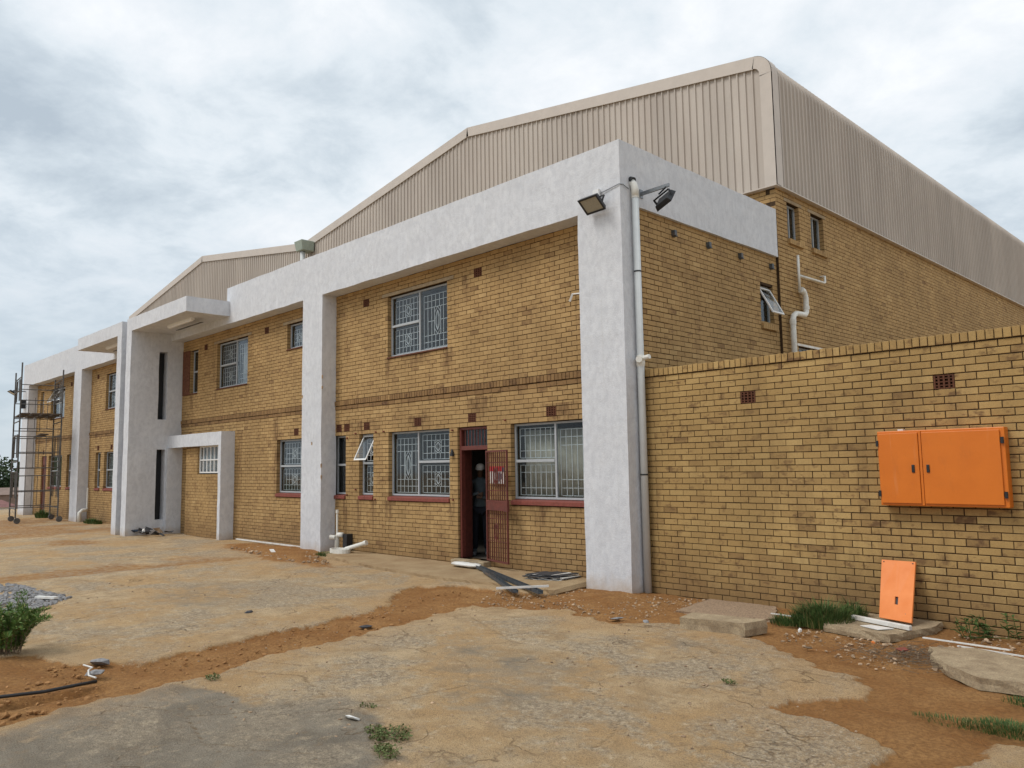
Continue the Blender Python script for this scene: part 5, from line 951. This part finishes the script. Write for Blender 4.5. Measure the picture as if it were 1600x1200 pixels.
# ------------------------------------------------------------------ stones, rubble, scraps
def stone(mb, c_, r_, flat=.6):
    ph = (1 + 5 ** .5) / 2; vs_ = [(-1, ph, 0), (1, ph, 0), (-1, -ph, 0), (1, -ph, 0), (0, -1, ph), (0, 1, ph), (0, -1, -ph), (0, 1, -ph), (ph, 0, -1), (ph, 0, 1), (-ph, 0, -1), (-ph, 0, 1)]; fs = [(0, 11, 5), (0, 5, 1), (0, 1, 7), (0, 7, 10), (0, 10, 11), (1, 5, 9), (5, 11, 4), (11, 10, 2), (10, 7, 6), (7, 1, 8), (3, 9, 4), (3, 4, 2), (3, 2, 6), (3, 6, 8), (3, 8, 9), (4, 9, 5), (2, 4, 11), (6, 2, 10), (8, 6, 7), (9, 8, 1)]
    rot = Matrix.Rotation(random.uniform(0, 6.28), 3, 'Z') @ Matrix.Rotation(random.uniform(-.5, .5), 3, 'X'); k = [random.uniform(.65, 1.25) for _ in vs_]; e_ = (random.uniform(.8, 1.5), random.uniform(.6, 1.1), flat)
    mb.add([Vector(c_) + rot @ Vector((x * e_[0] * q, y * e_[1] * q, z_ * e_[2] * q)) * (r_ / 1.9) for (x, y, z_), q in zip(vs_, k)], fs, random.random())
def scatter(name, label, mat, n, poly, rmin, rmax, z0=0.0, power=2.5):
    mb = MB(); xs_ = [p_[0] for p_ in poly]; ys_ = [p_[1] for p_ in poly]; k = 0
    while k < n:
        q_ = (random.uniform(min(xs_), max(xs_)), random.uniform(min(ys_), max(ys_)))
        if inside(np.array([q_]), poly)[0]: r_ = rmin + (rmax - rmin) * random.random() ** power; stone(mb, (q_[0], q_[1], z0 + r_ * .25), r_); k += 1
    o = mb.build(name, mat); tag(o, label, None, kind='stuff'); return o
trench_box = [(-1.5, -6.9), (-.15, -6.9), (-.5, -4), (-.9, -2.3), (-2.4, -1.2), (-2.0, -3.0), (-1.6, -5)]
scatter('soil_clods', 'clods and pebbles of orange soil along the trench', 'soil_clod', 900, trench_box, .004, .024, -.028, 4)
scatter('soil_clods', 'dark clods in the open trench at the lower left', 'soil_clod', 420, [(-2.4, -8.6), (.0, -8.6), (.0, -7.3), (-1.2, -6.9), (-2.2, -7.3)], .006, .04, -.02, 4)
scatter('rubble', 'broken stones and mortar bits round the corner pillar', 'rubble_mix', 1300, [(-1.9, -1.0), (-.9, -.85), (-.9, -.1), (.1, -.1), (1.3, .3), (1.3, -1.3), (.9, -1.9), (.2, -1.6), (-.6, -2.0), (-1.2, -2.0)], .003, .026, -.016, 4)
scatter('rubble', 'broken stones and litter along the foot of the yard wall', 'rubble_mix', 1300, [(2.9, -1.4), (2.9, -.7), (4.1, -.8), (4.4, -.5), (4.3, .3), (6.5, .3), (6.5, -1.2), (4.6, -1.0), (4.7, -1.8), (4.2, -2.0), (3.6, -1.7)], .003, .026, -.016, 4)
scatter('rubble', 'loose stones on the soil round the middle pillar', 'rubble_mix', 400, [(-8.5, -.3), (-6.4, -1.1), (-7.2, -1.4), (-11.5, -.9), (-12.2, -.3), (-9.8, -.1)], .01, .05, .02, 3)
scatter('pebbles', 'scattered grit and small stones over the concrete', 'rubble_mix', 1800, [(-8, -7), (3, -6.8), (5, -4), (3, -1.8), (-1, -2.1), (-8, -1.3)], .003, .018, 0, 4)
scatter('gravel_pile', 'spread heap of crushed grey stone at the left edge', 'stone_grey', 1500, [(-9.4, -6.35), (-8.7, -6.02), (-6.2, -5.78), (-5.8, -6.1), (-5.5, -6.5), (-5.2, -7.3), (-8, -7.6)], .018, .05, 0, 1)
mb = MB()
for _ in range(420):
    x, y = random.choice([(4.25, -1.35, .32, .24), (4.5, -1.7, .3, .2), (3.6, -1.0, .5, .25)])[:2] if False else (random.gauss(4.35, .28), random.gauss(-1.4, .22)); a_ = random.uniform(0, 3.14); l_ = random.uniform(.03, .16); z_ = random.uniform(.004, .04); mb.bar((x, y, z_), (x + l_ * math.cos(a_), y + l_ * math.sin(a_), z_ + random.uniform(-.01, .02)), .004, .003)
o = mb.build('twig_litter', 'twig'); tag(o, 'grey mat of dry twigs beside the broken slab', None, kind='stuff')
def rock(name, label, c_, r_, mat, cat='stone', flat=.5, group=None):
    mb = MB(); stone(mb, c_, r_, flat); o = mb.build(name, mat); return tag(o, label, cat, group)
rock('rock', 'grey stone on the edge of the trench near the shrub', (-1.42, -6.86, .02), .075, 'stone_grey'); rock('rock', 'small grey stone beside the bent white scrap in the trench', (-.98, -7.03, .02), .06, 'stone_grey')
rock('rock', 'dark stone lying on the concrete left of the trench', (-2.9, -4.55, .01), .055, 'dark_scrap'); rock('rock', 'dark flake lying in the middle of the trench strip', (-.95, -4.02, .0), .09, 'dark_scrap', flat=.2)
rock('rock', 'flat white chip on the grey foreground slab', (1.95, -6.10, .012), .085, 'white_scrap', flat=.14); rock('rock', 'pale flat chip on the soil in front of the corner pillar', (1.05, -1.72, .01), .085, 'stone_grey', flat=.22); rock('rock', 'second pale chip right of the first before the corner pillar', (1.42, -1.62, .01), .06, 'stone_grey', flat=.25)
rock('rock', 'red brick fragment among twigs by the broken slab', (4.22, -1.22, .03), .06, 'red_sill', flat=.4); rock('rock', 'small yellow lump below the footing slab', (3.85, -1.0, .01), .022, 'orange_panel', flat=.9); rock('rock', 'white lump on soil below the dark grass tuft', (3.05, -.98, .02), .035, 'white_scrap', flat=.9)
rock('rock', 'brown clod on soil below the footing slab', (3.45, -1.62, .0), .05, 'twig', flat=.25)
o = MB().tube([(-1.35, -7.02, .03), (-1.15, -7.0, .035), (-1.0, -7.08, .05), (-.92, -7.10, .02), (-.78, -7.08, .02)], .008, 6).build('bent_wire', 'white_scrap'); tag(o, 'bent white wire lying on the trench soil', 'wire')
o = MB().tube([(-1.6, -9.6, .035), (-1.1, -8.4, .03), (-.72, -7.9, .025), (-.60, -7.55, .025), (-.66, -7.25, .015), (-.70, -7.10, .005)], .015, 8).build('black_hose', 'black_pipe', smooth=True); tag(o, 'black plastic hose lying in the trench at the lower left', 'hose')
o = MB().hexa([(-9.6, -.78, .09), (-9.35, -.86, .05), (-9.3, -.78, .05), (-9.55, -.70, .09), (-9.6, -.78, .10), (-9.35, -.86, .06), (-9.3, -.78, .06), (-9.55, -.70, .10)]).build('white_flake', 'white_scrap'); tag(o, 'white scrap on the soil in front of the middle pillar', 'scrap')
o = MB().bar((-6.4, -6.2, .05), (-6.0, -6.05, .06), .07, .03).build('white_stick', 'white_scrap'); tag(o, 'white stick lying on the crushed stone heap', 'stick')

# ------------------------------------------------------------------ beyond the yard, far left
hl = MB(); n = 40; vs_ = []
for i in range(n + 1):
    y = -150 + 420 * i / n; h_ = 3 + 7 * math.sin(i * .16 + .4) + 2.0 * mnoise.noise(Vector((i * .3, 0, 0))); vs_ += [(-260, y, -8), (-330, y, h_ * .7), (-420, y, h_ * 1.2), (-560, y, -8)]
hl.add(vs_, [(4 * i + k, 4 * i + 4 + k, 4 * i + 5 + k, 4 * i + 1 + k) for i in range(n) for k in range(3)]); o = hl.build('hill', 'hill_ground', smooth=True); o['kind'] = 'structure'; o['label'] = 'low wooded hill on the horizon at left'
def tree(x, y, zb, h_, r_, label):
    t_ = thing('tree', label, 'tree', 'trees beyond the yard'); MB().tube([(x, y, zb), (x, y, zb + h_ * .6)], [.35, .15], 6).build('trunk', 'twig', t_); mb = MB(); cl = [Vector((random.uniform(-.7, .7) * r_, random.uniform(-.7, .7) * r_, random.uniform(.35, 1) * h_)) for _ in range(14)]
    for c_ in cl:
        for _ in range(150):
            d_ = Vector((random.gauss(0, 1), random.gauss(0, 1), random.gauss(0, .8))).normalized() * r_ * random.uniform(.2, .55); p_ = Vector((x, y, zb)) + c_ + d_; a_ = Vector((random.uniform(-1, 1), random.uniform(-1, 1), random.uniform(-1, 1))).normalized(); s_ = a_.orthogonal().normalized(); l_ = random.uniform(.3, .65); mb.add([p_ - a_ * l_ * .5, p_ + s_ * l_ * .4, p_ + a_ * l_ * .5, p_ - s_ * l_ * .4], [(0, 1, 2, 3)], random.random())
    mb.build('crown', 'tree_green', t_, tone=True)
for k, (x, y, h_, r_, tx) in enumerate([(-170, 22.5, 9.5, 4.2, 'dark tree at the left edge beyond the yard'), (-172, 28, 11.8, 3.6, 'tallest dark tree peeking left of the scaffold'), (-168, 32.5, 9.5, 4.2, 'dark tree seen through the scaffold end frame'), (-166, 37, 9.0, 4.2, 'dark tree just left of the end pillar'), (-122, 17.5, 2.6, 1.8, 'round dark bush between the far red roofs')]): tree(x, y, -8 if x < -140 else -6.2, h_, r_, tx)
mb = MB()
for _ in range(9000):
    y = random.uniform(-40, 130); x = -215 + random.uniform(-14, 14); h_ = (5.5 + 3.0 * mnoise.noise(Vector((y * .16, 1, 0))) + 2.2 * mnoise.noise(Vector((y * .5, 4, 0)))) ; p_ = Vector((x, y, -8 + random.uniform(.1, 1) * (h_ + 6.5))); a_ = Vector((random.uniform(-1, 1), random.uniform(-1, 1), random.uniform(-1, 1))).normalized(); s_ = a_.orthogonal().normalized(); l_ = random.uniform(.8, 1.7); mb.add([p_ - a_ * l_ * .5, p_ + s_ * l_ * .4, p_ + a_ * l_ * .5, p_ - s_ * l_ * .4], [(0, 1, 2, 3)], random.random())
o = mb.build('treeline', 'tree_green', tone=True); tag(o, 'far dark line of trees along the left horizon', None, kind='stuff')
def house(x, y, zb, wx, wy, h_, wallm, roofm, label):
    t_ = thing('house', label, 'house', 'far houses'); MB().box(x - wx, x + wx, y - wy, y + wy, zb, zb + h_).build('wall', wallm, t_); mb = MB(); e_ = .4; zt = zb + h_; rz = zt + wx * .28
    mb.add([(x - wx - e_, y - wy - e_, zt), (x + wx + e_, y - wy - e_, zt), (x + wx + e_, y + wy + e_, zt), (x - wx - e_, y + wy + e_, zt), (x, y - wy * .7, rz), (x, y + wy * .7, rz)], [(0, 1, 4), (1, 2, 5, 4), (2, 3, 5), (3, 0, 4, 5), (3, 2, 1, 0)]); mb.build('roof', roofm, t_)
    for s_ in (-.5, .4): MB().box(x + wx + .01, x + wx + .06, y + wy * s_ - .5, y + wy * s_ + .5, zb + h_ * .35, zb + h_ * .8).build('window', 'dark_scrap', t_)
house(-150, 23, -8, 4, 9, 6.4, 'house_wall', 'house_wall', 'pinkish brown far house behind the red roof'); house(-112, 13.0, -5.9, 3, 3.4, 3.6, 'house_white', 'roof_red', 'far house with dull red roof left of the scaffold'); house(-135, 28, -8, 3, 3, 5.6, 'house_wall', 'roof_red', 'small far house seen between scaffold posts')
bm = MB(); vs_ = []; n = 26
for i in range(n + 1):
    for j in range(9): x, y = -52 - 8 * j / 8, 2 + 12 * i / n - 4; vs_.append((x, y, -1.9 + 1.15 * math.sin(math.pi * j / 8) * (.7 + .6 * mnoise.noise(Vector((x * .5, y * .7, 0))))))
bm.add(vs_, [(i * 9 + j, i * 9 + 9 + j, i * 9 + 10 + j, i * 9 + 1 + j) for i in range(n) for j in range(8)]); o = bm.build('earth_bank', 'rubble_mix'); o['kind'] = 'structure'; o['label'] = 'low bank of tipped earth beyond the scaffold'

for o in list(scene.objects):
    if o.type == 'EMPTY' and not o.children: bpy.data.objects.remove(o)
